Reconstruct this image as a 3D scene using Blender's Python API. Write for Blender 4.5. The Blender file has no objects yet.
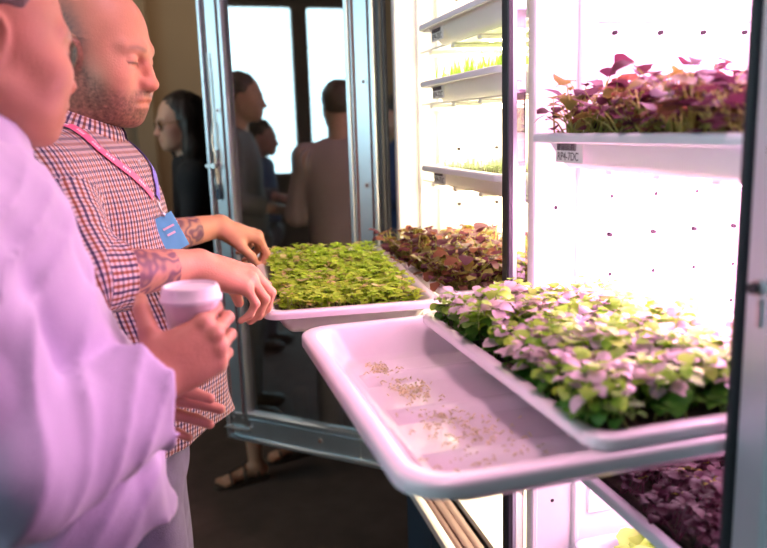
import bpy, math, random
import numpy as np
from mathutils import Vector, Matrix
SC = bpy.context.scene
COL = SC.collection
PI = math.pi
R = math.radians

# ------------------------------------------------------------------ nodes
def newmat(name):
    m = bpy.data.materials.new(name); m.use_nodes = True
    nt = m.node_tree; nt.nodes.clear()
    out = nt.nodes.new('ShaderNodeOutputMaterial')
    return m, nt, out
def N(nt, typ, **kw):
    n = nt.nodes.new(typ)
    for k, v in kw.items():
        if k.startswith('_'): setattr(n, k[1:], v)
        else: n.inputs[k.replace('__', ' ')].default_value = v
    return n
def math_(nt, op, a, b=None, c=None):
    n = nt.nodes.new('ShaderNodeMath'); n.operation = op
    for i, v in enumerate((a, b, c)):
        if v is None: continue
        if isinstance(v, (int, float)): n.inputs[i].default_value = v
        else: nt.links.new(v, n.inputs[i])
    return n.outputs[0]
def mixc(nt, fac, a, b, mode='MIX'):
    n = nt.nodes.new('ShaderNodeMix'); n.data_type = 'RGBA'; n.blend_type = mode
    for s, v in ((n.inputs[0], fac), (n.inputs[6], a), (n.inputs[7], b)):
        if isinstance(v, (int, float)): s.default_value = v
        elif isinstance(v, tuple): s.default_value = (*v, 1) if len(v) == 3 else v
        else: nt.links.new(v, s)
    return n.outputs[2]
def pbr(name, color, rough=.5, metal=0., var=.0, vscale=20., bump=0., bscale=60., sss=0., coat=0., spec=.5, trans=0., attr=None, stretch=None, sheen=0.):
    m, nt, out = newmat(name)
    p = nt.nodes.new('ShaderNodeBsdfPrincipled')
    p.inputs['Roughness'].default_value = rough; p.inputs['Metallic'].default_value = metal
    p.inputs['Specular IOR Level'].default_value = spec
    p.inputs['Coat Weight'].default_value = coat
    p.inputs['Sheen Weight'].default_value = sheen
    if sss:
        p.inputs['Subsurface Weight'].default_value = sss
        p.inputs['Subsurface Radius'].default_value = (.012, .005, .003); p.inputs['Subsurface Scale'].default_value = 1.
    tc = nt.nodes.new('ShaderNodeTexCoord')
    co = tc.outputs['Object']
    if stretch:
        mp = N(nt, 'ShaderNodeMapping'); mp.inputs['Scale'].default_value = stretch
        nt.links.new(co, mp.inputs[0]); co = mp.outputs[0]
    base = None
    if attr:
        a = N(nt, 'ShaderNodeAttribute', _attribute_name=attr); base = a.outputs['Color']
    if var:
        nz = N(nt, 'ShaderNodeTexNoise', Scale=vscale, Detail=5.); nt.links.new(co, nz.inputs['Vector'])
        f = math_(nt, 'MULTIPLY_ADD', nz.outputs[0], 2 * var, 1 - var)
        cc = nt.nodes.new('ShaderNodeCombineColor')
        for i in range(3): nt.links.new(f, cc.inputs[i])
        base = mixc(nt, 1., base if base is not None else color, cc.outputs[0], 'MULTIPLY')
    if base is None: p.inputs['Base Color'].default_value = (*color, 1)
    else: nt.links.new(base, p.inputs['Base Color'])
    if bump:
        nb = N(nt, 'ShaderNodeTexNoise', Scale=bscale, Detail=4.); nt.links.new(co, nb.inputs['Vector'])
        b = N(nt, 'ShaderNodeBump', Strength=1., Distance=bump); nt.links.new(nb.outputs[0], b.inputs['Height'])
        nt.links.new(b.outputs[0], p.inputs['Normal'])
    res = p.outputs[0]
    if trans:
        t = nt.nodes.new('ShaderNodeBsdfTranslucent')
        if base is None: t.inputs[0].default_value = (*color, 1)
        else: nt.links.new(base, t.inputs[0])
        mx = nt.nodes.new('ShaderNodeMixShader'); mx.inputs[0].default_value = trans
        nt.links.new(p.outputs[0], mx.inputs[1]); nt.links.new(t.outputs[0], mx.inputs[2]); res = mx.outputs[0]
    nt.links.new(res, out.inputs[0])
    return m
def emit(name, color, s):
    m, nt, out = newmat(name)
    e = N(nt, 'ShaderNodeEmission', Color=(*color, 1), Strength=s); nt.links.new(e.outputs[0], out.inputs[0]); return m
def glassy(name, tint, refl, rough=.0):
    m, nt, out = newmat(name)
    t = N(nt, 'ShaderNodeBsdfTransparent', Color=(*tint, 1)); g = N(nt, 'ShaderNodeBsdfGlossy', Color=(.95, .97, 1, 1), Roughness=rough)
    mx = nt.nodes.new('ShaderNodeMixShader')
    fr = N(nt, 'ShaderNodeFresnel', IOR=1.5)
    f = math_(nt, 'MAXIMUM', fr.outputs[0], refl)
    nt.links.new(f, mx.inputs[0]); nt.links.new(t.outputs[0], mx.inputs[1]); nt.links.new(g.outputs[0], mx.inputs[2])
    nt.links.new(mx.outputs[0], out.inputs[0]); return m
def plaid(name, period=.0092):
    m, nt, out = newmat(name)
    p = nt.nodes.new('ShaderNodeBsdfPrincipled'); p.inputs['Roughness'].default_value = .85; p.inputs['Specular IOR Level'].default_value = .2
    uv = nt.nodes.new('ShaderNodeUVMap'); uv.uv_map = 'UVMap'
    sp = nt.nodes.new('ShaderNodeSeparateXYZ'); nt.links.new(uv.outputs[0], sp.inputs[0])
    navy, rust, white = (.035, .022, .12), (.34, .10, .045), (.76, .68, .68)
    cs = []
    for ax in (0, 1):
        s = sp.outputs[ax]
        l = math_(nt, 'LESS_THAN', math_(nt, 'FRACT', math_(nt, 'DIVIDE', s, period)), .5)
        w = math_(nt, 'LESS_THAN', math_(nt, 'FRACT', math_(nt, 'DIVIDE', s, period * 2)), .5)
        c = mixc(nt, w, rust, navy)
        cs.append(mixc(nt, math_(nt, 'MULTIPLY', l, .88), white, c))
    nt.links.new(mixc(nt, 1., cs[0], mixc(nt, .70, (1, 1, 1), cs[1]), 'MULTIPLY'), p.inputs['Base Color'])
    nt.links.new(p.outputs[0], out.inputs[0]); return m

M = {}
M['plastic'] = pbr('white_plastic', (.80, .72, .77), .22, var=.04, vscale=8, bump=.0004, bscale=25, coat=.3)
M['traygrey'] = pbr('shelf_tray_plastic', (.70, .72, .78), .4, var=.04)
M['cabwhite'] = pbr('cabinet_white', (.85, .84, .82), .35, var=.02)
M['metal'] = pbr('brushed_aluminium', (.56, .61, .66), .36, 1., var=.12, vscale=14, bump=.0002, bscale=120, stretch=(1, 1, .08))
M['postmetal'] = pbr('satin_aluminium', (.66, .70, .76), .5, .8, var=.10, vscale=8, stretch=(1, 1, .1))
M['steel'] = pbr('steel_hardware', (.55, .55, .56), .28, 1., var=.1)
M['gasket'] = pbr('black_gasket', (.02, .022, .028), .45)
M['darkblue'] = pbr('blue_paint', (.02, .05, .09), .5, var=.1)
M['brownrub'] = pbr('brown_seal', (.16, .09, .09), .35, var=.1)
M['dark'] = pbr('dark_hole', (.02, .01, .015), .9)
M['soil'] = pbr('growing_medium', (.05, .035, .025), .95, var=.4, vscale=80, bump=.003, bscale=120)
M['glass'] = glassy('door_glass', (.45, .47, .48), .42)
M['mirror'] = glassy('edge_glass', (.7, .6, .7), .4, .02)
M['ledpink'] = emit('led_pink', (1, .62, .90), 22)
M['ledwarm'] = emit('led_warm', (1, .80, .52), 20)
M['leddot'] = emit('led_dot', (1, .93, .75), 40)
M['carpet'] = pbr('carpet', (.085, .053, .043), .95, var=.45, vscale=9, bump=.004, bscale=260)
M['tanwall'] = pbr('tan_wall', (.36, .25, .155), .8, var=.06, vscale=3)
M['darkwall'] = pbr('dark_wall', (.10, .075, .06), .85, var=.1, vscale=3)
M['ceil'] = pbr('ceiling_brown', (.16, .11, .09), .9)
M['winpane'] = emit('daylight_pane', (.62, .92, 1.0), 6.0)
M['paper'] = pbr('label_paper', (.82, .80, .80), .6)
M['ink'] = pbr('label_ink', (.10, .07, .09), .7)
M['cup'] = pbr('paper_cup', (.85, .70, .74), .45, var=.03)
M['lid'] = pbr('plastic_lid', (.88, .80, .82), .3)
def leafmat(n, c, tr, rough=.5): return pbr(n, c, rough, trans=tr, attr='tone', var=.18, vscale=60, spec=.4)
M['leaf'] = leafmat('leaf', (.3, .5, .1), .42)
M['skin'] = pbr('skin', (.7, .4, .3), .48, attr='tone', var=.07, vscale=55, bump=.0006, bscale=320, sss=.12, spec=.4)
M['hair'] = pbr('hair', (.04, .02, .015), .5, attr='tone', var=.3, vscale=40, bump=.003, bscale=90, stretch=(1, 1, .15))
M['lavender'] = pbr('lavender_cotton', (.50, .43, .63), .8, var=.03, vscale=5, bump=.0006, bscale=400, sheen=.2)
M['pinkcotton'] = M['lavender']
M['plaid'] = plaid('plaid_cotton')
M['denim'] = pbr('denim', (.17, .15, .25), .85, var=.3, vscale=30, bump=.001, bscale=300)
M['blackcloth'] = pbr('black_cloth', (.012, .012, .014), .85)
M['navycloth'] = pbr('navy_cloth', (.03, .05, .13), .85)
M['greycloth'] = pbr('grey_cloth', (.12, .12, .13), .85)
M['leather'] = pbr('dark_leather', (.05, .03, .02), .5)
M['ribpink'] = pbr('pink_ribbon', (.85, .14, .30), .45, var=.05)
M['ribmag'] = pbr('magenta_ribbon', (.60, .03, .40), .45, var=.05)
M['ribpurple'] = pbr('purple_ribbon', (.22, .14, .60), .45, var=.05)
M['ribwhite'] = pbr('ribbon_print', (.95, .75, .85), .5)
M['badge'] = pbr('badge_blue', (.16, .58, .85), .35, var=.1)
M['tortoise'] = pbr('tortoiseshell', (.35, .16, .05), .3)
M['lens'] = glassy('spectacle_lens', (.9, .92, .95), .12)
M['eyewhite'] = pbr('eye', (.75, .7, .68), .2)

# ------------------------------------------------------------------ objects
def link(o, parent=None):
    COL.objects.link(o)
    if parent is not None: o.parent = parent
    return o
def tag(o, label=None, cat=None, group=None, kind=None):
    if label: o['label'] = label
    if cat: o['category'] = cat
    if group: o['group'] = group
    if kind: o['kind'] = kind
    return o
def empty(name, loc=(0, 0, 0), rot=(0, 0, 0)):
    o = bpy.data.objects.new(name, None); o.empty_display_size = .05
    o.location = loc; o.rotation_euler = rot; COL.objects.link(o); return o
def shift(parent):
    p = parent; v = Vector((0, 0, 0))
    while p is not None: v += Vector(p.location); p = p.parent
    return v
class MB:
    """mesh builder; material slots by name"""
    def __init__(s): s.v = []; s.f = []; s.m = []; s.tone = None; s.slots = []
    def slot(s, name):
        if name not in s.slots: s.slots.append(name)
        return s.slots.index(name)
    def add(s, vs, fs, mat):
        k = len(s.v); i = s.slot(mat)
        if s.tone is not None: s.tone += [s.cur] * len(vs)
        s.v += [tuple(v) for v in vs]; s.f += [tuple(k + a for a in f) for f in fs]; s.m += [i] * len(fs)
    def box(s, c, d, mat, rz=0., bev=.0, rot=None):
        x, y, z = d[0] / 2, d[1] / 2, d[2] / 2
        b = min(bev, x * .45, y * .45, z * .45)
        mr = rot if rot is not None else Matrix.Rotation(rz, 3, 'Z')
        if b <= 0:
            vs = [Vector((sx * x, sy * y, sz * z)) for sx in (-1, 1) for sy in (-1, 1) for sz in (-1, 1)]
            fs = [(0, 1, 3, 2), (4, 6, 7, 5), (0, 4, 5, 1), (2, 3, 7, 6), (0, 2, 6, 4), (1, 5, 7, 3)]
        else:
            vs = []; ring = []
            prof = [(-z, b), (-z + b, 0), (z - b, 0), (z, b)]
            for (zz, ins) in prof:
                xx, yy = x - ins, y - ins
                q = b
                ring.append(len(vs))
                for (ax, ay) in ((xx - q, yy), (xx, yy - q), (xx, -yy + q), (xx - q, -yy), (-xx + q, -yy), (-xx, -yy + q), (-xx, yy - q), (-xx + q, yy)):
                    vs.append(Vector((ax, ay, zz)))
            fs = []
            for k in range(3):
                for i in range(8):
                    j = (i + 1) % 8; a = ring[k]; c2 = ring[k + 1]
                    fs.append((a + j, a + i, c2 + i, c2 + j))
            fs.append(tuple(range(8))); fs.append(tuple(reversed(range(24, 32))))
        s.add([Vector(c) + mr @ v for v in vs], fs, mat)
    def cyl(s, a, b, r, mat, n=16, r2=None):
        a, b = Vector(a), Vector(b); d = (b - a).normalized(); r2 = r if r2 is None else r2
        u = d.orthogonal().normalized(); w = d.cross(u)
        vs = []
        for c, rr in ((a, r), (b, r2)):
            for i in range(n):
                t = 2 * PI * i / n; vs.append(c + (u * math.cos(t) + w * math.sin(t)) * rr)
        fs = [(i, (i + 1) % n, n + (i + 1) % n, n + i) for i in range(n)] + [tuple(reversed(range(n))), tuple(range(n, 2 * n))]
        s.add(vs, fs, mat)
    def tube(s, pts, r, mat, n=8, rs=None):
        pts = [Vector(p) for p in pts]; vs = []; fs = []
        u = None
        for i, p in enumerate(pts):
            d = (pts[min(i + 1, len(pts) - 1)] - pts[max(i - 1, 0)]).normalized()
            u = d.orthogonal().normalized() if u is None else (u - d * u.dot(d)).normalized()
            w = d.cross(u); rr = rs[i] if rs else r
            for k in range(n):
                t = 2 * PI * k / n; vs.append(p + (u * math.cos(t) + w * math.sin(t)) * rr)
        for i in range(len(pts) - 1):
            for k in range(n):
                l = (k + 1) % n; fs.append((i * n + k, i * n + l, (i + 1) * n + l, (i + 1) * n + k))
        fs += [tuple(reversed(range(n))), tuple(range((len(pts) - 1) * n, len(pts) * n))]
        s.add(vs, fs, mat)
    def lathe(s, prof, mat, c=(0, 0, 0), n=40):
        vs = []; fs = []
        for (r, z) in prof:
            for k in range(n):
                t = 2 * PI * k / n; vs.append((c[0] + r * math.cos(t), c[1] + r * math.sin(t), c[2] + z))
        for i in range(len(prof) - 1):
            for k in range(n):
                l = (k + 1) % n; fs.append((i * n + k, i * n + l, (i + 1) * n + l, (i + 1) * n + k))
        s.add(vs, fs, mat)
    def build(s, name, parent=None, smooth=False, origin=None, local=False, angle=None):
        if origin is None: origin = (0, 0, 0) if local else tuple(shift(parent))
        me = bpy.data.meshes.new(name)
        me.from_pydata([(v[0] - origin[0], v[1] - origin[1], v[2] - origin[2]) for v in s.v], [], s.f)
        for n_ in s.slots: me.materials.append(M[n_])
        me.polygons.foreach_set('material_index', s.m)
        if smooth or angle: me.polygons.foreach_set('use_smooth', [True] * len(s.f))
        if s.tone is not None:
            ca = me.color_attributes.new('tone', 'FLOAT_COLOR', 'POINT')
            ca.data.foreach_set('color', [c for t in s.tone for c in (*t, 1)])
        me.update()
        if angle:
            try: me.set_sharp_from_angle(angle=R(angle))
            except Exception: pass
        o = bpy.data.objects.new(name, me); link(o, parent)
        if parent is None: o.location = origin
        return o
def text_part(name, body, size, loc, rot, mat, parent, local_shift=True):
    cu = bpy.data.curves.new(name, 'FONT'); cu.body = body; cu.size = size; cu.extrude = .0002
    cu.align_x = 'LEFT'; cu.materials.append(M[mat])
    tmp = bpy.data.objects.new('tmp_text', cu); COL.objects.link(tmp); bpy.context.view_layer.update()
    me = bpy.data.meshes.new_from_object(tmp.evaluated_get(bpy.context.evaluated_depsgraph_get())); bpy.data.objects.remove(tmp); bpy.data.curves.remove(cu)
    me.name = name; o = bpy.data.objects.new(name, me); link(o, parent)
    o.location = Vector(loc) - (shift(parent) if local_shift else Vector((0, 0, 0))); o.rotation_euler = rot
    return o
def copy_tree(o, parent=None):
    c = o.copy(); COL.objects.link(c); c.parent = parent
    for ch in o.children: copy_tree(ch, c)
    return c

# ------------------------------------------------------------------ implicit surfaces (numpy)
f4 = np.float32
def A3(p): return np.array(p, f4)
def smin(a, b, k):
    if k <= 0: return np.minimum(a, b)
    h = np.maximum(k - np.abs(a - b), 0) / k
    return np.minimum(a, b) - h * h * k * .25
def smax(a, b, k): return -smin(-a, -b, k)
def cap(a, b, ra, rb=None):
    a, b = A3(a), A3(b); rb = ra if rb is None else rb; ba = b - a; L = float(ba @ ba) + 1e-9
    def f(P):
        t = np.clip(((P - a) @ ba) / L, 0, 1)
        return np.linalg.norm(P - a - t[:, None] * ba, axis=1) - (ra + (rb - ra) * t)
    return f
def ell(c, r, Rm=None):
    c, r = A3(c), A3(r)
    def f(P):
        q = P - c
        if Rm is not None: q = q @ Rm            # columns of Rm = local axes
        k0 = np.linalg.norm(q / r, axis=1); k1 = np.linalg.norm(q / (r * r), axis=1) + 1e-9
        return k0 * (k0 - 1) / k1
    return f
def rotz(a):
    c, s = math.cos(a), math.sin(a); return np.array([[c, -s, 0], [s, c, 0], [0, 0, 1]], f4)
def roty(a):
    c, s = math.cos(a), math.sin(a); return np.array([[c, 0, s], [0, 1, 0], [-s, 0, c]], f4)
def rotx(a):
    c, s = math.cos(a), math.sin(a); return np.array([[1, 0, 0], [0, c, -s], [0, s, c]], f4)
class Field:
    def __init__(s): s.items = []; s.disp = None
    def add(s, f, k=.02, op='+'): s.items.append((f, k, op)); return s
    def active(s, c, rad):
        c = A3(c)[None]
        return [(f, k, op) for (f, k, op) in s.items if op == 'i' or float(f(c)[0]) < rad * 1.25 + .05]
    def ev(s, P, items=None):
        d = None
        for f, k, op in (s.items if items is None else items):
            if op == '+':
                v = f(P); d = v if d is None else smin(d, v, k)
            elif d is None: continue
            else: d = smax(d, -f(P) if op == '-' else f(P), k)
        if d is None: return np.full(len(P), 1., f4)
        if s.disp is not None: d = d - s.disp(P)
        return d
def nets(F, lo, hi, h):
    """surface nets of a Field inside a box, evaluated only near the surface"""
    lo = A3(lo); n = np.ceil((A3(hi) - lo) / h / 8).astype(int) * 8
    V = np.ones(tuple(n), f4)
    nb = n // 8; B = 8 * h; rad = B * .87
    S = 4
    loc = np.stack(np.meshgrid(*[np.arange(8)] * 3, indexing='ij'), -1).reshape(-1, 3)
    for X in range(0, nb[0], S):
        for Y in range(0, nb[1], S):
            for Z in range(0, nb[2], S):
                bx = np.stack(np.meshgrid(np.arange(X, min(X + S, nb[0])), np.arange(Y, min(Y + S, nb[1])), np.arange(Z, min(Z + S, nb[2])), indexing='ij'), -1).reshape(-1, 3)
                cen = (lo + (bx * 8 + 3.5) * h).astype(f4)
                mid = cen.mean(0); it = F.active(mid, S * B * .87)
                if not [1 for a in it if a[2] == '+']: continue
                d = F.ev(cen, it)
                for b, dd in zip(bx, d):
                    if dd < 0: V[b[0]*8:b[0]*8+8, b[1]*8:b[1]*8+8, b[2]*8:b[2]*8+8] = -1
                act = np.abs(d) < rad * 1.5 + .004
                ab = bx[act]
                if len(ab) == 0: continue
                idx = (ab[:, None, :] * 8 + loc[None]).reshape(-1, 3)
                P = (lo + idx * h).astype(f4)
                V[idx[:, 0], idx[:, 1], idx[:, 2]] = F.ev(P, it)
    V[0] = 1; V[-1] = 1; V[:, 0] = 1; V[:, -1] = 1; V[:, :, 0] = 1; V[:, :, -1] = 1
    I = V < 0
    c = np.zeros(tuple(n - 1), np.uint8)
    for dx in (0, 1):
        for dy in (0, 1):
            for dz in (0, 1): c += I[dx:n[0]-1+dx, dy:n[1]-1+dy, dz:n[2]-1+dz]
    cells = np.argwhere((c > 0) & (c < 8))
    idm = np.full(tuple(n - 1), -1, np.int32); idm[tuple(cells.T)] = np.arange(len(cells))
    acc = np.zeros((len(cells), 3), f4); cnt = np.zeros(len(cells), f4)
    corners = [(x, y, z) for x in (0, 1) for y in (0, 1) for z in (0, 1)]
    for a in corners:
        for ax in range(3):
            if a[ax]: continue
            b = list(a); b[ax] = 1
            va = V[tuple((cells + a).T)]; vb = V[tuple((cells + b).T)]
            m = (va < 0) != (vb < 0)
            t = np.where(m, va / np.where(m, va - vb, 1), 0)
            p = np.array(a, f4)[None] + t[:, None] * (np.array(b, f4) - np.array(a, f4))[None]
            acc += p * m[:, None]; cnt += m
    verts = lo + (cells + acc / cnt[:, None]) * h
    quads = []
    for ax in range(3):
        u, v = (ax + 1) % 3, (ax + 2) % 3
        sa = [slice(None)] * 3; sb = [slice(None)] * 3; sa[ax] = slice(0, -1); sb[ax] = slice(1, None)
        E = np.argwhere(I[tuple(sa)] != I[tuple(sb)])
        inside = I[tuple(E.T)]
        du = np.zeros(3, int); du[u] = 1; dv = np.zeros(3, int); dv[v] = 1
        q = np.stack([idm[tuple((E - du - dv).T)], idm[tuple((E - dv).T)], idm[tuple(E.T)], idm[tuple((E - du).T)]], 1)
        q[~inside] = q[~inside][:, ::-1]
        quads.append(q)
    return verts, np.concatenate(quads)
def np_mesh(name, verts, quads, mat, parent, tone=None, uvf=None, relax=1):
    verts = np.asarray(verts, np.float64)
    for _ in range(relax):      # light smoothing
        e = np.concatenate([quads[:, [i, (i + 1) % 4]] for i in range(4)])
        s = np.zeros_like(verts); k = np.zeros(len(verts))
        for a, b in ((0, 1), (1, 0)):
            for j in range(3): s[:, j] += np.bincount(e[:, a], verts[e[:, b], j], len(verts))
            k += np.bincount(e[:, a], minlength=len(verts))
        verts = verts * .5 + .5 * s / np.maximum(k, 1)[:, None]
    me = bpy.data.meshes.new(name); nf = len(quads)
    me.vertices.add(len(verts)); me.loops.add(nf * 4); me.polygons.add(nf)
    org = np.array(shift(parent)) if parent else np.zeros(3)
    me.vertices.foreach_set('co', (verts - org).ravel())
    me.loops.foreach_set('vertex_index', quads.ravel().astype(np.int32))
    me.polygons.foreach_set('loop_start', np.arange(0, nf * 4, 4, dtype=np.int32))
    me.update(calc_edges=True)
    me.polygons.foreach_set('use_smooth', np.ones(nf, bool))
    me.materials.append(M[mat])
    if tone is not None:
        c = np.ones((len(verts), 4), f4); c[:, :3] = tone(verts.astype(f4))
        ca = me.color_attributes.new('tone', 'FLOAT_COLOR', 'POINT'); ca.data.foreach_set('color', c.ravel())
    if uvf is not None:
        uv = uvf(verts[quads].astype(f4))      # (nf,4,3)->(nf,4,2)
        l = me.uv_layers.new(name='UVMap'); l.data.foreach_set('uv', uv.reshape(-1).astype(f4))
    me.validate(); me.update()
    o = bpy.data.objects.new(name, me); link(o, parent); return o
_rs = np.random.RandomState(5)
_W = [( _rs.normal(size=3), _rs.uniform(0, 6.28)) for _ in range(24)]
def wav(P, freq, k0=0, n=6):
    """smooth pseudo-noise in [-1,1]"""
    s = 0
    for i in range(n):
        w, ph = _W[(k0 + i) % 24]; s = s + np.sin(P @ (w * freq).astype(f4) + ph + 1.3 * np.sin(P @ (_W[(k0 + i + 7) % 24][0] * freq * .6).astype(f4)))
    return s / n * 1.6
# ------------------------------------------------------------------ people
def head_field(c, yaw, pitch, s=1., ear_x=-.012, nose=1., jaw=1., roll=0.):
    Rm = rotz(yaw) @ roty(pitch) @ rotx(roll); c = A3(c)
    H = []
    def a(f, k=.02, op='+'): H.append((f, k, op))
    a(ell((-.018, 0, .035), (.098, .078, .086)), 0)
    a(ell((.018, 0, -.025), (.070, .066 * jaw, .088)), .03)
    a(ell((.030, 0, -.078), (.052, .052 * jaw, .036)), .03)
    a(cap((-.01, .052 * jaw, -.062), (.06, .026, -.092), .018, .018), .03)
    a(cap((-.01, -.052 * jaw, -.062), (.06, -.026, -.092), .018, .018), .03)
    a(ell((.074, 0, -.098), (.020, .024, .018)), .02)
    for y in (-1, 1):
        a(ell((.090, y * .034, -.001), (.022, .022, .016)), .012, '-')
        a(cap((.083, y * .014, .020), (.068, y * .046, .019), .0105, .0075), .018)
        a(ell((.060, y * .045, -.030), (.026, .022, .020)), .03)
        a(ell((.055, y * .040, -.062), (.024, .020, .026)), .03)
        a(ell((.0725, y * .032, .000), (.0135, .0150, .0130)), .004)      # eyelid
        a(cap((.0845, y * .023, -.0045), (.079, y * .045, -.0055), .0026), .003)   # lid edge
        a(ell((.096, y * .013, -.036), (.012, .009, .009)), .008)       # nostril wing
        a(ell((.101, y * .008, -.044), (.006, .004, .004)), .004, '-')
        ey = y * .077
        a(ell((ear_x, ey, -.018), (.020, .009, .034), rotx(y * -.18) @ roty(.12)), .008)
        a(ell((ear_x + .004, ey + y * .008, -.014), (.012, .007, .022), roty(.12)), .006, '-')
        a(cap((ear_x - .004, ey + y * .003, -.012), (ear_x - .004, ey + y * .002, -.028), .0045), .004)
    a(cap((.085, 0, .012), (.084 + .026 * nose, 0, -.033), .0068, .0105), .010)
    a(ell((.087 + .024 * nose, 0, -.036), (.012, .012, .010)), .008)
    a(ell((.078, 0, -.066), (.022, .028, .022)), .02)
    a(cap((.093, -.016, -.0635), (.093, .016, -.0635), .0055), .008)
    a(cap((.0905, -.015, -.0745), (.0905, .015, -.0745), .0055), .008)
    for y in (-1, 1): a(cap((.103, 0, -.0690), (.098, y * .028, -.0735), .0050), .004, '-')
    def f(P):
        q = (P - c) @ Rm / s; d = None
        for g, k, op in H:
            v = g(q); d = v if d is None else (smin(d, v, k) if op == '+' else smax(d, -v, k))
        return d * s
    f.loc = lambda P: (P - c) @ Rm / s
    f.w = lambda q: c + np.array(q) @ Rm.T * s
    f.Rm = Rm; f.s = s; f.c = c
    return f
def hand_field(w, fd, dn, right=True, curls=((30, 35, 20),) * 4, thumb=((.02, .025, -.010), (.052, .050, -.020), (.082, .058, -.026), (.105, .058, -.030)), s=1., spread=1.):
    w = A3(w); X = A3(fd); X = X / np.linalg.norm(X); Z = A3(dn); Z = Z - X * (Z @ X); Z /= np.linalg.norm(Z)
    Y = np.cross(Z, X) * (1 if right else -1)
    T = np.stack([X, Y, Z], 1) * s
    def W(p): return w + T @ A3(p)
    mcp = [(.090, .029, 0), (.095, .009, .004), (.090, -.012, .002), (.081, -.031, -.004)]
    st = [(.008, .015, 0), (.006, .005, .002), (.006, -.006, .001), (.008, -.016, -.002)]
    ln = [(.044, .026, .021), (.048, .030, .022), (.044, .028, .021), (.035, .021, .019)]
    palm = []; fing = []
    for i in range(4):
        m = mcp[i]; palm.append((cap(W(st[i]), W((m[0], m[1], m[2] - .003)), .0175 * s, .0125 * s), .012))
        p = A3(m); a = 0; sp = (.10, .02, -.05, -.13)[i] * spread; rr = (.0098, .0100, .0095, .0083)[i]
        ch = []
        for j in range(3):
            a += R(curls[i][j]); L = ln[i][j]
            dr = A3((math.cos(a) * math.cos(sp), math.sin(sp), -math.sin(a)))
            q = p + dr * L
            ch.append(cap(W(p), W(q), (rr - .0009 * j) * s, (rr - .0009 * (j + 1)) * s)); p = q
        fing.append(ch)
    palm.append((ell(W((.035, .022, -.010)), A3((.034, .020, .016)) * s, (T / s)), .02))
    palm.append((ell(W((.040, -.022, -.008)), A3((.034, .016, .014)) * s, (T / s)), .02))
    th = [W(t) for t in thumb]
    tch = [cap(th[0], th[1], .0155 * s, .0125 * s), cap(th[1], th[2], .0122 * s, .0108 * s), cap(th[2], th[3], .0108 * s, .0088 * s)]
    def f(P):
        d = None
        for g, k in palm: v = g(P); d = v if d is None else smin(d, v, k * s)
        ff = None
        for ch in fing:
            c = None
            for g in ch: v = g(P); c = v if c is None else smin(c, v, .004 * s)
            ff = c if ff is None else np.minimum(ff, c)
        d = smin(d, ff, .008 * s)
        c = None
        for g in tch: v = g(P); c = v if c is None else smin(c, v, .005 * s)
        return smin(d, c, .014 * s)
    f.W = W
    return f
def seg_t(P, a, b):
    a, b = A3(a), A3(b); ba = b - a; t = np.clip(((P - a) @ ba) / float(ba @ ba), 0, 1); q = P - a - t[:, None] * ba
    return t, np.linalg.norm(q, axis=1), q
def lerp(a, b, t): return tuple(a[i] + (b[i] - a[i]) * t for i in range(3))
def fix_wrap(u, per):
    d = u - u[:, :1]; return u - np.round(d / per) * per

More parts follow.
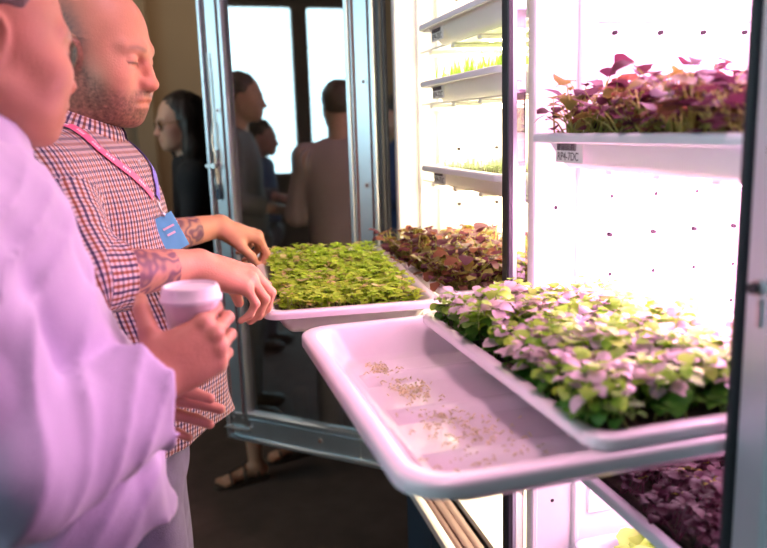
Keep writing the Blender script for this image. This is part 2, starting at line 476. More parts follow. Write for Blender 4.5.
def make_person(S):
    """S: dict of joints in world coordinates. returns root"""
    g = S.get
    root = empty('person', (S['base'][0], S['base'][1], 0)); tag(root, S['label'], 'person', g('group'))
    h = g('h', .004); hh = g('hh', h)
    hd = head_field(S['head'], S['yaw'], S['pitch'], g('hs', 1.), **g('hopt', {}))
    nr = g('neck_r', .056)
    F = Field()
    for (c, r, *rm) in S['torso']: F.add(ell(c, np.array(r) * .93, rotz(rm[0]) if rm else None), .05)
    F.add(cap(S['neck'], hd.w((-.028, 0, -.05)), nr * 1.12, nr), .03)
    sh = S['shoulders']; F.add(cap(sh[0], sh[1], .052), .04)
    hands = []
    for i in range(2):
        e, w = S['elbows'][i], S['wrists'][i]; ar = g('arm_r', .045)
        F.add(cap(sh[i], e, ar * 1.12, ar * .95), .03); F.add(cap(e, w, ar, ar * .60), .02)
        if S['hands'][i]:
            H = hand_field(w, right=(i == 0), **S['hands'][i]); hands.append(H); F.add(H, .014)
    F.add(hd, .022)
    bc = g('body_cut', .965); F.add(lambda P: bc - P[:, 2], .004, 'i')
    lo, hi = S['bounds']
    v, q = nets(F, lo, hi, hh)
    skin = S['skin']
    def tone(P):
        c = np.tile(A3(skin), (len(P), 1)); L = hd.loc(P)
        isf = (np.abs(hd(P)) < .03); hopt_x = g('hopt', {}).get('ear_x', -.012)
        x, y, z = L[:, 0], L[:, 1], L[:, 2]
        def mixm(m, col): 
            nonlocal c
            m = np.clip(m, 0, 1)[:, None]; c = c * (1 - m) + A3(col) * m
        red = np.exp(-((x - .105) ** 2 + y ** 2 + (z + .034) ** 2) / .0005) + .6 * np.exp(-((x - .06) ** 2 + (np.abs(y) - .05) ** 2 + (z + .03) ** 2) / .0007) + np.exp(-((np.abs(y) - .085) ** 2 + (x) ** 2 + (z) ** 2) / .0012) * .7
        mixm(red * isf * .5, (skin[0] * 1.05, skin[1] * .70, skin[2] * .68))
        lip = np.exp(-((z + .069) / .011) ** 4 - (y / .024) ** 4) * (x > .082)
        mixm(lip * isf * .6, (skin[0] * .85, skin[1] * .5, skin[2] * .5))
        nz = wav(P, 420, 3)
        if g('beard'):
            jawline = 1 / (1 + np.exp((z - (-.030 - .35 * (x - .01))) / .005))      # lower part of the face
            b = jawline * (x > -.012) * (z > -.125)
            b = b * (1 - np.exp(-((x - .06) ** 2 + (np.abs(y) - .048) ** 2 + (z + .035) ** 2) / .0004))
            must = np.exp(-((z + .054) / .008) ** 2 - (y / .036) ** 4) * (x > .075)
            b = np.clip(b + must + .9 * np.exp(-((x + .0) ** 2) / .0003) * (np.abs(y) > .05) * (z < .02), 0, 1) * (1 - lip)
            mixm(b * isf * np.clip(.74 + .16 * nz + .14 * wav(P, 900, 11), 0, 1), g('beard'))
        if g('fuzz'):
            m = (1 / (1 + np.exp((x - (.008 - .7 * np.clip(z - .03, 0, 1))) / .008))) * (z > -.035) * (1 / (1 + np.exp((z - .085) / .012))) * (np.abs(np.linalg.norm(np.stack([x + .01, y * 1.0], 1), axis=1)) > .05)
            ear = ((x - hopt_x + .002) / .028) ** 2 + ((z + .018) / .043) ** 2 < 1
            mixm(m * isf * (1 - ear) * (.72 + .15 * nz), g('fuzz'))
        if g('tattoo'):
            for i in range(2):
                t, r, qv = seg_t(P, S['elbows'][i], S['wrists'][i])
                t0, t1 = g('tattoo')[i]
                m = (t > t0) * (t < t1) * (r < .07)
                pat = np.sin(wav(P, 60, 9) * 9 + wav(P, 130, 2) * 3.)
                mixm(m * np.clip(.62 + .34 * pat, .25, .92), (.13, .06, .11))
        c *= (1 + .05 * wav(P, 60, 1))[:, None]
        brow = np.exp(-((z - .023 + .2 * np.abs(np.abs(y) - .032)) / .0045) ** 2) * (x > .05) / (1 + np.exp((np.abs(np.abs(y) - .032) - .017) / .003))
        mixm(brow * isf * g('browk', .5), (.16, .09, .06))
        mixm(np.exp(-((z + .0046 + 4. * (np.abs(y) - .034) ** 2) / .0022) ** 2) * (x > .068) * (np.abs(y) > .016) * (np.abs(y) < .050) * isf * .9, (.06, .03, .025))
        return c
    np_mesh('body', v, q, 'skin', root, tone)
    # ---- upper garment
    T = Field(); inf = g('inflate', .014)
    for (c, r, *rm) in S['torso']: T.add(ell(c, np.array(r) + inf * .6, rotz(rm[0]) if rm else None), .07)
    T.add(cap(sh[0], sh[1], .066), .06)
    T.add(cap(lerp(sh[0], sh[1], .30), S['neck'], .045, .05), .05); T.add(cap(lerp(sh[0], sh[1], .70), S['neck'], .045, .05), .05)
    for (a, b, ra, rb) in g('extra_cloth', []): T.add(cap(a, b, ra, rb), .05)
    ends = []
    sr = g('sleeve_r', .06)
    for i in range(2):
        e, w = S['elbows'][i], S['wrists'][i]; ce = lerp(e, w, S['cuff'][i]); ends.append(ce)
        cr_ = g('cuff_r', sr * .92)
        sl = [(cap(sh[i], e, sr * 1.12, sr), 0), (cap(e, ce, sr, cr_), .02), (cap(lerp(e, w, S['cuff'][i] - .14), ce, cr_ * 1.04, cr_ * 1.14), .004)]
        for (a_, b_, ra_, rb_) in g('sleeve_extra', [[], []])[i]: sl.append((cap(a_, b_, ra_, rb_), .03))
        dv = A3(w) - A3(e); L = float(np.linalg.norm(dv)); dv /= L; ce3 = A3(ce)
        rcut = .075
        # slice the sleeve square at the cuff and hollow it
        def slab(P, ce3=ce3, dv=dv):
            q = P - ce3; x = q @ dv; r = np.linalg.norm(q - x[:, None] * dv, axis=1)
            return np.maximum(np.maximum(-x, x - .10), r - .11)
        hol = cap(lerp(e, w, S['cuff'][i] + .10), lerp(e, w, S['cuff'][i] + .5), cr_ * .84)
        def sleeve(P, sl=sl, slab=slab, hol=hol):
            d = None
            for f_, k_ in sl: v_ = f_(P); d = v_ if d is None else smin(d, v_, k_)
            return smax(smax(d, -slab(P), .004), -hol(P), .004)
        T.add(sleeve, g('sleeve_k', .03))
    hem = S['hem']
    T.add((lambda P: hem(P) if callable(hem) else hem - P[:, 2]), .006, 'i')
    nk = A3(S['neck'])
    if not g('collarless'): T.add(cap(lerp(S['neck'], hd.w((-.028, 0, -.05)), .25), hd.w((-.028, 0, -.05)), nr * 1.15, nr * 1.3), .01, '-')
    fa, ff = g('fold_amp', .005), g('fold_freq', 22)
    def disp(P):
        rg = 1 - np.abs(np.sin(P @ A3((1.2, .5, -.9)) * ff * 2.1 + 2.2 * wav(P, ff * .55, 3)))
        return fa * (wav(P * A3((1, 1, .45)), ff, 0) * .6 + np.abs(wav(P, ff * 1.7, 5)) * .5 - .3 + g('ridge', .3) * (rg ** 2) * (.5 + .5 * wav(P, ff * .4, 9)))
    T.disp = disp
    v, q = nets(T, lo, hi, h)
    ax = S['torso'][0][0]; ay = S['yawb']
    def uvf(C):
        n = len(C); P = C.reshape(-1, 3)
        best = None; res = None
        cand = []
        dT = np.full(len(P), 9., f4)
        for (c, r, *rm) in S['torso']: dT = np.minimum(dT, ell(c, np.array(r) + inf * .6, rotz(rm[0]) if rm else None)(P))
        for a_, b_, r_ in ((sh[0], sh[1], .066), (lerp(sh[0], sh[1], .30), S['neck'], .05), (lerp(sh[0], sh[1], .70), S['neck'], .05)): dT = np.minimum(dT, cap(a_, b_, r_)(P) - .012)
        th = np.arctan2(P[:, 1] - ax[1], P[:, 0] - ax[0])
        uT = (P[:, 0] + P[:, 1]) * .95 if g('diag') else th * .17; vT = P[:, 2]
        U = [np.stack([uT, vT], 1)]; D = [dT.reshape(n, 4).mean(1)]; per = [1e6 if g('diag') else 2 * PI * .17]
        for i in range(2):
            for (a, b, base) in ((sh[i], S['elbows'][i], 0.), (S['elbows'][i], S['wrists'][i], .3)):
                t, r, qv = seg_t(P, a, b); L = float(np.linalg.norm(A3(b) - A3(a)))
                d = (A3(b) - A3(a)) / L; up = np.cross(d, A3((0, 1, 0.1))); up /= np.linalg.norm(up); sd = np.cross(d, up)
                an = np.arctan2(qv @ sd, qv @ up)
                tt = ((P - A3(a)) @ d)
                U.append(np.stack([an * .055, tt + base], 1)); D.append((r - sr * 1.05).reshape(n, 4).mean(1)); per.append(2 * PI * .055)
        D = np.stack(D, 1); pick = D.argmin(1)
        out = np.zeros((n, 4, 2), f4)
        for k in range(len(U)):
            m = pick == k; uu = U[k].reshape(n, 4, 2)[m].copy()
            uu[:, :, 0] = fix_wrap(uu[:, :, 0], per[k]); out[m] = uu
        return out
    shirt = np_mesh(g('top_name', 'shirt'), v, q, S['shirt'], root, uvf=uvf if S['shirt'] == 'plaid' else None)
    # ---- collar
    if g('collar'):
        cr = g('collar'); n = 44
        cc = A3(cr['c']); tl = rotz(S['yawb']) @ roty(cr.get('tilt', .35)); V = []; Fc = []; UV = []
        prof = [(.054, -.010), (.055, .014), (.058, .026), (.063, .030), (.070, .023), (.082, .000), (.096, -.026), (.094, -.030), (.080, -.008), (.066, .014), (.060, -.010)]
        for i in range(n + 1):
            t = -PI + .12 + (2 * PI - .24) * i / n; t += PI       # gap faces forward
            fr = (math.cos(t) + 1) / 2
            for (r_, z_) in prof:
                k = cr.get('s', 1.)
                zz = z_ * k - (.022 * fr ** 5 if r_ > .09 else 0)
                rr = r_ * k * (1 + .06 * fr ** 4)
                V.append(cc + tl @ A3((rr * math.cos(t) * 1.05, rr * math.sin(t), zz)))
        m = len(prof)
        for i in range(n):
            for j in range(m):
                k = (j + 1) % m
                Fc.append((i * m + j, i * m + k, (i + 1) * m + k, (i + 1) * m + j))
        Fc.append(tuple(range(m))); Fc.append(tuple(reversed(range(n * m, n * m + m))))
        b = MB(); b.add(V, Fc, S['shirt']); o = b.build('collar', root, smooth=True)
        uvl = o.data.uv_layers.new(name='UVMap')
        for p in o.data.polygons:
            for li in p.loop_indices:
                vi = o.data.loops[li].vertex_index; i, j = divmod(vi, m)
                uvl.data[li].uv = (i * .0115, (0, .024, .036, .044, .054, .078, .108, .112, .14, .165, .19)[j])
    # ---- trousers and shoes
    J = Field(); hp, kn, an = S['hips'], S['knees'], S['ankles']; lr = g('leg_r', .092)
    pc, pr_ = S['pelvis']; J.add(ell(pc, pr_), .04)
    for i in range(2):
        J.add(cap(hp[i], kn[i], lr, lr * .74), .03); J.add(cap(kn[i], an[i], lr * .74, lr * g('ankle_k', .66)), .03)
    zt = g('trouser_top', hp[0][2] + .10); zb = g('trouser_end', .05)
    J.add(lambda P: P[:, 2] - zt, .006, 'i'); J.add(lambda P: zb - P[:, 2], .006, 'i')
    J.disp = lambda P: .004 * wav(P * A3((1, 1, .6)), 30, 4)
    xs = [p[0] for p in hp + kn + an]; ys = [p[1] for p in hp + kn + an]
    v, q = nets(J, (min(xs) - .2, min(ys) - .2, 0), (max(xs) + .2, max(ys) + .2, zt + .05), g('hj', .008))
    np_mesh('trousers', v, q, S['trouser'], root)
    for i in range(2):
        fdx, fdy = g('toe_dir', (1, 0)); a = an[i]
        if g('sandals'):
            foot = Field(); Rf = rotz(math.atan2(fdy, fdx))
            W = lambda x, y, z: tuple(A3((a[0], a[1], 0)) + Rf @ A3((x, y, z)))
            foot.add(cap((a[0], a[1], .30), W(0, 0, .09), .046, .030), .02); foot.add(ell(W(-.02, 0, .045), (.035, .030, .032), Rf), .03)
            foot.add(cap(W(.0, 0, .06), W(.13, 0, .032), .030, .022), .03)
            for k in range(5): foot.add(cap(W(.12, -.030 + k * .015, .030), W(.178 - .008 * abs(k - (3 if i == 0 else 1)), -.038 + k * .019, .024), .0105, .0078), .003)
            v, q = nets(foot, (a[0] - .3, a[1] - .3, 0), (a[0] + .3, a[1] + .3, .34), .003)
            np_mesh('foot', v, q, 'skin', root, lambda P: np.tile(A3((.50, .24, .15)), (len(P), 1)))
            b = MB(); sole = []
            pts = [(-.06, 0), (-.045, .03), (.05, .035), (.13, .045), (.185, .03), (.20, 0), (.185, -.03), (.13, -.045), (.05, -.035), (-.045, -.03)]
            vs = [W(x, y, 0) for x, y in pts] + [W(x, y, .016) for x, y in pts]; n = len(pts)
            b.add(vs, [tuple(reversed(range(n))), tuple(range(n, 2 * n))] + [(k, (k + 1) % n, n + (k + 1) % n, n + k) for k in range(n)], 'leather')
            for (x, hgt, wd) in ((.125, .052, .042), (.06, .078, .040), (.0, .105, .036)):
                b.tube([W(x, wd * math.cos(t) * 1.0, .010 + (hgt) * math.sin(t)) for t in np.linspace(0, PI, 14)], .0045, 'leather', 6)
            b.tube([W(.125, 0, .06), W(.06, 0, .086), W(.0, 0, .112)], .0045, 'leather', 6)
            b.build('sandal', root, smooth=False)
        else:
            sf = Field(); Rf = rotz(math.atan2(fdy, fdx)); W = lambda x, y, z: tuple(A3((a[0], a[1], 0)) + Rf @ A3((x, y, z)))
            sf.add(ell(W(.0, 0, .05), (.055, .042, .05), Rf), .03); sf.add(ell(W(.09, 0, .035), (.10, .047, .04), Rf), .03)
            sf.add(cap(W(0, 0, .05), W(0, 0, .10), .045, .042), .02)
            sf.add(lambda P: -P[:, 2], .002, 'i')
            v, q = nets(sf, (a[0] - .3, a[1] - .3, -.016), (a[0] + .3, a[1] + .3, .16), .006)
            np_mesh('shoe', v, q, 'leather', root)
    # ---- hair
    if g('hair'):
        Hf = Field(); hk = S['hair']
        L = lambda *p: tuple(hd.w(p))
        Hf.add(ell(hd.w((-.030, 0, .043)), A3((.098, .086, .092)) * hd.s, hd.Rm), 0)
        if hk == 'long':
            for y in (-1, 1):
                Hf.add(cap(L(-.02, y * .075, .0), L(-.01, y * .085, -.12), .030, .032), .04)
                Hf.add(cap(L(-.01, y * .085, -.12), L(.015, y * .085, -.28), .034, .022), .04)
            Hf.add(cap(L(-.08, 0, 0), L(-.085, 0, -.24), .065, .05), .05)
            Hf.add(ell(hd.w((.075, 0, -.03)), A3((.055, .060, .10)) * hd.s, hd.Rm), .015, '-')
        else:
            Hf.add(ell(hd.w((.062, 0, -.045)), A3((.085, .12, .105)) * hd.s, hd.Rm), .01, '-')
            Hf.add(ell(hd.w((0, 0, -.10)), A3((.14, .14, .085)) * hd.s, hd.Rm), .01, '-')
            for y in (-1, 1): Hf.add(ell(hd.w((-.008, y * .082, -.012)), A3((.026, .02, .036)) * hd.s, hd.Rm), .006, '-')
        Hf.disp = lambda P: .003 * wav(P * A3((1, 1, .3)), 120, 8)
        c = S['head']
        v, q = nets(Hf, (c[0] - .22, c[1] - .22, c[2] - .42), (c[0] + .22, c[1] + .22, c[2] + .2), g('hhair', .005))
        hc = g('hair_col', (.03, .017, .012))
        np_mesh('hair', v, q, 'hair', root, lambda P: A3(hc) * (1 + .35 * wav(P * A3((1, 1, .2)), 150, 2))[:, None])
    root_info = dict(root=root, hd=hd, T=T, hands=hands, F=F)
    return root_info
def ribbon(name, pts, width, mat, parent, T=None, off=.003, n=40, thick=.0012):
    """strap that lies on the cloth surface of field T"""
    P = [Vector(p) for p in pts]; out = []
    for i in range(n + 1):
        t = i / n * (len(P) - 1); k = min(int(t), len(P) - 2); u = t - k
        p0, p1, p2, p3 = P[max(k - 1, 0)], P[k], P[k + 1], P[min(k + 2, len(P) - 1)]
        out.append(.5 * ((2 * p1) + (p2 - p0) * u + (2 * p0 - 5 * p1 + 4 * p2 - p3) * u * u + (3 * p1 - p0 - 3 * p2 + p3) * u ** 3))
    X = np.array([tuple(p) for p in out], f4); Nn = np.tile(A3((0, -1, 0)), (len(X), 1))
    if T is not None:
        for _ in range(12):
            e = .004; g = np.stack([T.ev(X + A3(d) * e) - T.ev(X - A3(d) * e) for d in ((1, 0, 0), (0, 1, 0), (0, 0, 1))], 1) / (2 * e)
            nrm = np.linalg.norm(g, axis=1, keepdims=True) + 1e-6; Nn = g / nrm
            d = T.ev(X); X = X - Nn * (d - off)[:, None] * .8
        ker = np.array([.25, .5, .25])
        for _ in range(4):
            X[1:-1] = X[:-2] * .25 + X[1:-1] * .5 + X[2:] * .25; Nn[1:-1] = Nn[:-2] * .25 + Nn[1:-1] * .5 + Nn[2:] * .25
    b = MB(); V = []
    for i in range(len(X)):
        tg = X[min(i + 1, len(X) - 1)] - X[max(i - 1, 0)]; s = np.cross(tg, Nn[i]); s = s / (np.linalg.norm(s) + 1e-9) * width / 2; nn = Nn[i] / (np.linalg.norm(Nn[i]) + 1e-9) * thick
        V += [X[i] - s, X[i] + s, X[i] + s + nn, X[i] - s + nn]
    Fs = []
    for i in range(len(X) - 1):
        for j in range(4):
            k = (j + 1) % 4; Fs.append((i * 4 + j, i * 4 + k, i * 4 + 4 + k, i * 4 + 4 + j))
    Fs += [(3, 2, 1, 0), tuple(len(V) - 4 + j for j in range(4))]
    b.add(V, Fs, mat); o = b.build(name, parent, smooth=False); return o, X, Nn
# ------------------------------------------------------------------ plants
def leaf(b, base, d, up, L, W, bend=.6, seg=4, fold=.15, lobes=0., rng=random, tone=None):
    d = Vector(d).normalized(); up = Vector(up) + Vector((rng.uniform(-.35, .35), rng.uniform(-.35, .35), 0)) * (seg >= 5); s = d.cross(up)
    if s.length < 1e-3: s = d.orthogonal()
    s.normalize(); n = s.cross(d).normalized(); p = Vector(base); vs = []; ang = 0
    if tone: b.cur = tone
    prof = [.22, .86, 1.04, .96, .68, .16] if seg >= 5 else ([.12, .85, 1., .62, .06] if seg == 4 else ([.15, 1., .75, .08] if seg == 3 else [.2, 1., .1]))
    for i in range(seg + 1):
        w = W * .5 * prof[i]
        wl = w * (1 + lobes * rng.uniform(-.6, .5)); wr = w * (1 + lobes * rng.uniform(-.6, .5))
        fl = fold * w + lobes * rng.uniform(-.15, .25) * w
        vs += [p + s * wl + n * fl, p, p - s * wr + n * fl]
        ang = bend / seg; d2 = (d * math.cos(ang) - n * math.sin(ang)); n = (n * math.cos(ang) + d * math.sin(ang)); d = d2
        p = p + d * (L / seg)
    fs = []
    for i in range(seg):
        a = i * 3; fs += [(a, a + 1, a + 4, a + 3), (a + 1, a + 2, a + 5, a + 4)]
    b.add(vs, fs, 'leaf')
def jit(rng, c, v): k = 1 + rng.uniform(-v, v); return (c[0] * k * (1 + rng.uniform(-v, v) * .4), c[1] * k, c[2] * k * (1 + rng.uniform(-v, v) * .4))
def plant_mesh(kind, seed):
    """returns dict part -> MB for one plant rooted at the origin"""
    rng = random.Random(seed); st = MB(); st.tone = []; lf = MB(); lf.tone = []
    def stem(pts, r, col): st.cur = col; st.tube(pts, r, 'leaf', 5, [r * (1 - .5 * i / (len(pts) - 1)) for i in range(len(pts))])
    def dirn(az, el): return Vector((math.cos(az) * math.cos(el), math.sin(az) * math.cos(el), math.sin(el)))
    if kind == 'basil':
        H = rng.uniform(.060, .088); a0 = rng.uniform(0, 6.28)
        for k in range(3):
            lean = dirn(rng.uniform(0, 6.28), 1.25); hh = H * rng.uniform(.75, 1.05); off = Vector((rng.uniform(-.016, .016), rng.uniform(-.016, .016), 0))
            pts = [off + lean * hh * t for t in (0, .4, .75, 1)]; stem(pts, .0016, (.35, .48, .16))
            for t, m in ((.35, 3), (.58, 3), (.8, 3), (.95, 3), (1., 2)):
                for j in range(m):
                    az = a0 + j * 6.28 / m + t * 2.4 + rng.uniform(-.4, .4); p = off + lean * hh * t
                    L = rng.uniform(.020, .030) * (1.05 if t < .95 else .8); q = p + dirn(az, .6) * .006
                    pink = rng.random() < (.10 if t < .6 else .42)  # pale pink highlights on the upper leaves are put into the leaf colour
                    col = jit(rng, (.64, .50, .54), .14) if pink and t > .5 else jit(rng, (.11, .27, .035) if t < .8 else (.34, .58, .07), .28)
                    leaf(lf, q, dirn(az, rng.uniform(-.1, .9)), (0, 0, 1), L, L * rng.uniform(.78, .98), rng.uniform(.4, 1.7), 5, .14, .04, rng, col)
    elif kind == 'mustard':
        H = rng.uniform(.06, .10)
        for k in range(16):
            az = rng.uniform(0, 6.28); el = rng.uniform(.7, 1.4); h1 = H * rng.uniform(.35, 1.1); d = dirn(az, el)
            o = Vector((rng.uniform(-.014, .014), rng.uniform(-.014, .014), 0)); tip = o + d * h1 + Vector((0, 0, -.004))
            stem([o, o + d * h1 * .5 + Vector((0, 0, .004)), tip], .0013, jit(rng, (.50, .50, .14), .2))
            r = rng.random(); col = jit(rng, (.13, .035, .06) if r < .5 else ((.24, .085, .05) if r < .75 else (.26, .21, .05)), .28)
            L = rng.uniform(.014, .026)
            leaf(lf, tip, dirn(az + rng.uniform(-.5, .5), rng.uniform(-.2, .8)), (0, 0, 1), L, L * rng.uniform(.75, 1.05), rng.uniform(.3, 1.5), 5, .1, .55, rng, col)
            for sgn in (-1, 1):
                if rng.random() < .75:
                    c2 = jit(rng, col, .1); leaf(lf, tip + d * -.006, dirn(az + sgn * 1.2, rng.uniform(0, .6)), (0, 0, 1), L * .5, L * .45, .6, 3, .2, .4, rng, c2)
    elif kind == 'purple_seedling':
        H = rng.uniform(.03, .055)
        for k in range(10):
            az = rng.uniform(0, 6.28); d = dirn(az, rng.uniform(.8, 1.4)); h1 = H * rng.uniform(.6, 1.1); o = Vector((rng.uniform(-.014, .014), rng.uniform(-.014, .014), 0)); tip = o + d * h1
            stem([o, tip], .001, (.25, .08, .14)); L = rng.uniform(.014, .021)
            col = jit(rng, (.050, .007, .022) if rng.random() < .94 else (.42, .40, .05), .25)
            leaf(lf, tip, dirn(az, rng.uniform(0, .8)), (0, 0, 1), L, L * .85, .8, 5, .2, .06, rng, col)
            leaf(lf, tip, dirn(az + 2.6, rng.uniform(0, .8)), (0, 0, 1), L * .85, L * .75, .8, 5, .2, .06, rng, col)
    elif kind == 'lettuce':
        for k in range(16):
            az = k * 2.4; el = rng.uniform(.35, 1.3); o = Vector((0, 0, .004)); L = rng.uniform(.06, .09)
            leaf(lf, o, dirn(az, el), (0, 0, 1), L, L * .8, rng.uniform(-.2, .8), 5, .1, .7, rng, jit(rng, (.42, .60, .12), .15))
        stem([Vector((0, 0, 0)), Vector((0, 0, .012))], .004, (.5, .6, .3))
    return st, lf
def plant_proto(kind, name, seed):
    r = empty(name); st, lf = plant_mesh(kind, seed)
    st.build('stem', r, smooth=True, local=True); lf.build('foliage', r, smooth=True, local=True); return r
def plant_field(kind, name, label, cat, group, spots, seed, nvar=6, smin_=.9, smax_=1.12):
    rng = random.Random(seed); protos = []
    for i, (x, y, z) in enumerate(spots):
        if i < nvar: o = plant_proto(kind, name, seed * 31 + i); protos.append(o)
        else: o = copy_tree(rng.choice(protos))
        o.location = (x, y, z); o.rotation_euler = (rng.uniform(-.08, .08), rng.uniform(-.08, .08), rng.uniform(0, 6.28)); s = rng.uniform(smin_, smax_); o.scale = (s, s, s)
        tag(o, label(x, y) if callable(label) else label, cat, group)
def grid_spots(x0, x1, y0, y1, nx, ny, z, seed, j=.35):
    rng = random.Random(seed); out = []
    for i in range(nx):
        for k in range(ny):
            dx = (x1 - x0) / nx; dy = (y1 - y0) / ny
            out.append((x0 + dx * (i + .5 + rng.uniform(-j, j)), y0 + dy * (k + .5 + rng.uniform(-j, j)), z))
    rng.shuffle(out); return out
def carpet_greens(name, parent_fn, x0, x1, y0, y1, z, n, seed, kind):
    rng = random.Random(seed); b = MB(); b.tone = []
    for i in range(n):
        x, y = rng.uniform(x0, x1), rng.uniform(y0, y1)
        if kind == 'micro':
            h = rng.uniform(.014, .046); a = rng.uniform(0, 6.28); lean = Vector((rng.uniform(-.3, .3), rng.uniform(-.3, .3), 1)) * h
            p = Vector((x, y, z)); t = p + lean; b.cur = (.40, .50, .15); b.tube([p, t], .0008, 'leaf', 3)
            col = (.50, .68, .07) if rng.random() < .88 else (.66, .55, .26)
            for k in range(4):
                az = a + k * 1.57 + rng.uniform(-.3, .3); el = rng.uniform(.0, .8); L = rng.uniform(.012, .020) * (1 if k % 2 else .75)
                leaf(b, t, (math.cos(az) * math.cos(el), math.sin(az) * math.cos(el), math.sin(el)), (0, 0, 1), L, L * .9, .5, 3, .2, 0, rng, jit(rng, col, .22))
        elif kind == 'grass':
            h = rng.uniform(.03, .065); a = rng.uniform(0, 6.28)
            leaf(b, (x, y, z), (rng.uniform(-.25, .25), rng.uniform(-.25, .25), 1), (math.cos(a), math.sin(a), 0), h, .004, rng.uniform(-.4, .5), 3, .2, 0, rng, jit(rng, (.42, .66, .10), .2))
        else:
            h = rng.uniform(.012, .035); a = rng.uniform(0, 6.28); p = Vector((x, y, z)); t = p + Vector((rng.uniform(-.2, .2), rng.uniform(-.2, .2), 1)) * h
            b.cur = (.6, .7, .4); b.tube([p, t], .0007, 'leaf', 3)
            for k in range(2):
                az = a + k * 3.14; L = rng.uniform(.006, .010); leaf(b, t, (math.cos(az), math.sin(az), .4), (0, 0, 1), L, L * .8, .4, 2, .2, 0, rng, jit(rng, (.62, .80, .38), .15))
    o = b.build(name, None, smooth=True, origin=((x0 + x1) / 2, (y0 + y1) / 2, z)); return o

# ------------------------------------------------------------------ trays
def rrect(w, l, r, n=6):
    pts = []; r = max(min(r, w * .5 - 1e-4, l * .5 - 1e-4), 1e-4)
    for cx, cy, a0 in ((w / 2 - r, l / 2 - r, 0), (-w / 2 + r, l / 2 - r, PI / 2), (-w / 2 + r, -l / 2 + r, PI), (w / 2 - r, -l / 2 + r, 1.5 * PI)):
        for k in range(n + 1):
            a = a0 + (PI / 2) * k / n; pts.append((cx + r * math.cos(a), cy + r * math.sin(a)))
    return pts
def tray(name, label, w, l, depth, loc, rot=(0, 0, 0), mat='plastic', rim=.022, taper=.022, ribs=0, soil=None, group=None, cat='tray', lip=.016, r=.03):
    """open tray: z=0 is the top of the rim. x = w, y = l"""
    root = empty(name, loc, rot); tag(root, label, cat, group)
    prof = [(.0035, -lip), (0, -lip + .002), (0, -.005), (.0015, -.0015), (.005, 0), (rim - .004, 0), (rim, -.003), (rim + .003, -.010), (rim + taper, -depth + .010), (rim + taper + .009, -depth + .001), (rim + taper + .02, -depth)]
    outp = [(rim + taper + .02, -depth - .003), (rim + taper + .006, -depth - .002), (rim + taper - .004, -depth + .009), (rim, -.014), (rim - .003, -.006), (.005, -.004), (.0035, -lip)]
    b = MB(); vs = []; fs = []; n = 28
    for ins, z in prof: vs += [(x, y, z) for x, y in rrect(w - 2 * ins, l - 2 * ins, r - ins * .3)]
    m = len(prof)
    for i in range(m - 1):
        for k in range(n): j = (k + 1) % n; fs.append((i * n + k, i * n + j, (i + 1) * n + j, (i + 1) * n + k))
    fs.append(tuple(reversed([(m - 1) * n + k for k in range(n)][::-1])))
    b.add(vs, fs, mat)
    vs = []; fs = []
    for ins, z in outp: vs += [(x, y, z) for x, y in rrect(w - 2 * ins, l - 2 * ins, r - ins * .3)]
    m = len(outp)
    for i in range(m - 1):
        for k in range(n): j = (k + 1) % n; fs.append((i * n + k, i * n + j, (i + 1) * n + j, (i + 1) * n + k))
    fs.append(tuple(reversed(range(n))))
    b.add(vs, fs, mat)
    for k in range(ribs):          # moulded steps across the floor
        yy = -l / 2 + l * (k + 1) / (ribs + 1)
        hw = w / 2 - rim - taper - .024
        b.add([(sx * (hw - i_ * .012), yy + sy * (.030 - i_ * .014), -depth + i_ * .0062) for i_ in (0, 1) for sx, sy in ((-1, -1), (1, -1), (1, 1), (-1, 1))], [(4, 5, 6, 7), (0, 1, 5, 4), (1, 2, 6, 5), (2, 3, 7, 6), (3, 0, 4, 7)], mat)
    b.build('tray_body', root, local=True, angle=50)
    if soil:
        s = MB(); z = soil; k = rim + taper * .7 + .003
        rr = rrect(w - 2 * k, l - 2 * k, .02); vs = [(x, y, z) for x, y in rr] + [(x * .97, y * .97, z + .003) for x, y in rr] + [(x, y, z - .010) for x, y in rr]
        s.add(vs, [(i, (i + 1) % n, n + (i + 1) % n, n + i) for i in range(n)] + [tuple(range(n, 2 * n))] + [(2 * n + i, 2 * n + (i + 1) % n, (i + 1) % n, i) for i in range(n)], 'soil')
        s.build('growing_medium', root, local=True)
    return root
def sticker(root, x, y, z, face=-1, full=True, txt='RP4-7DC', tilt=0.):
    """barcode label on the side facing -x of a tray (local coords)"""
    s = MB(); y -= .02; s.box((x, y - .006, z), (.0008, .094, .036), 'paper'); st = s.build('label', root, local=True)
    b = MB(); rng = random.Random(4); yy = y + .036
    while yy > y - .030:
        w = rng.choice((.0008, .0014, .002)); b.box((x - .0006, yy, z + .008), (.0004, w, .012), 'ink'); yy -= w + rng.choice((.0008, .0013))
    b.build('barcode', st, local=True)
    t = text_part('lettering', txt, .0190, (x - .0008, y + .034, z - .014), (PI / 2, 0, -PI / 2), 'ink', st, False)

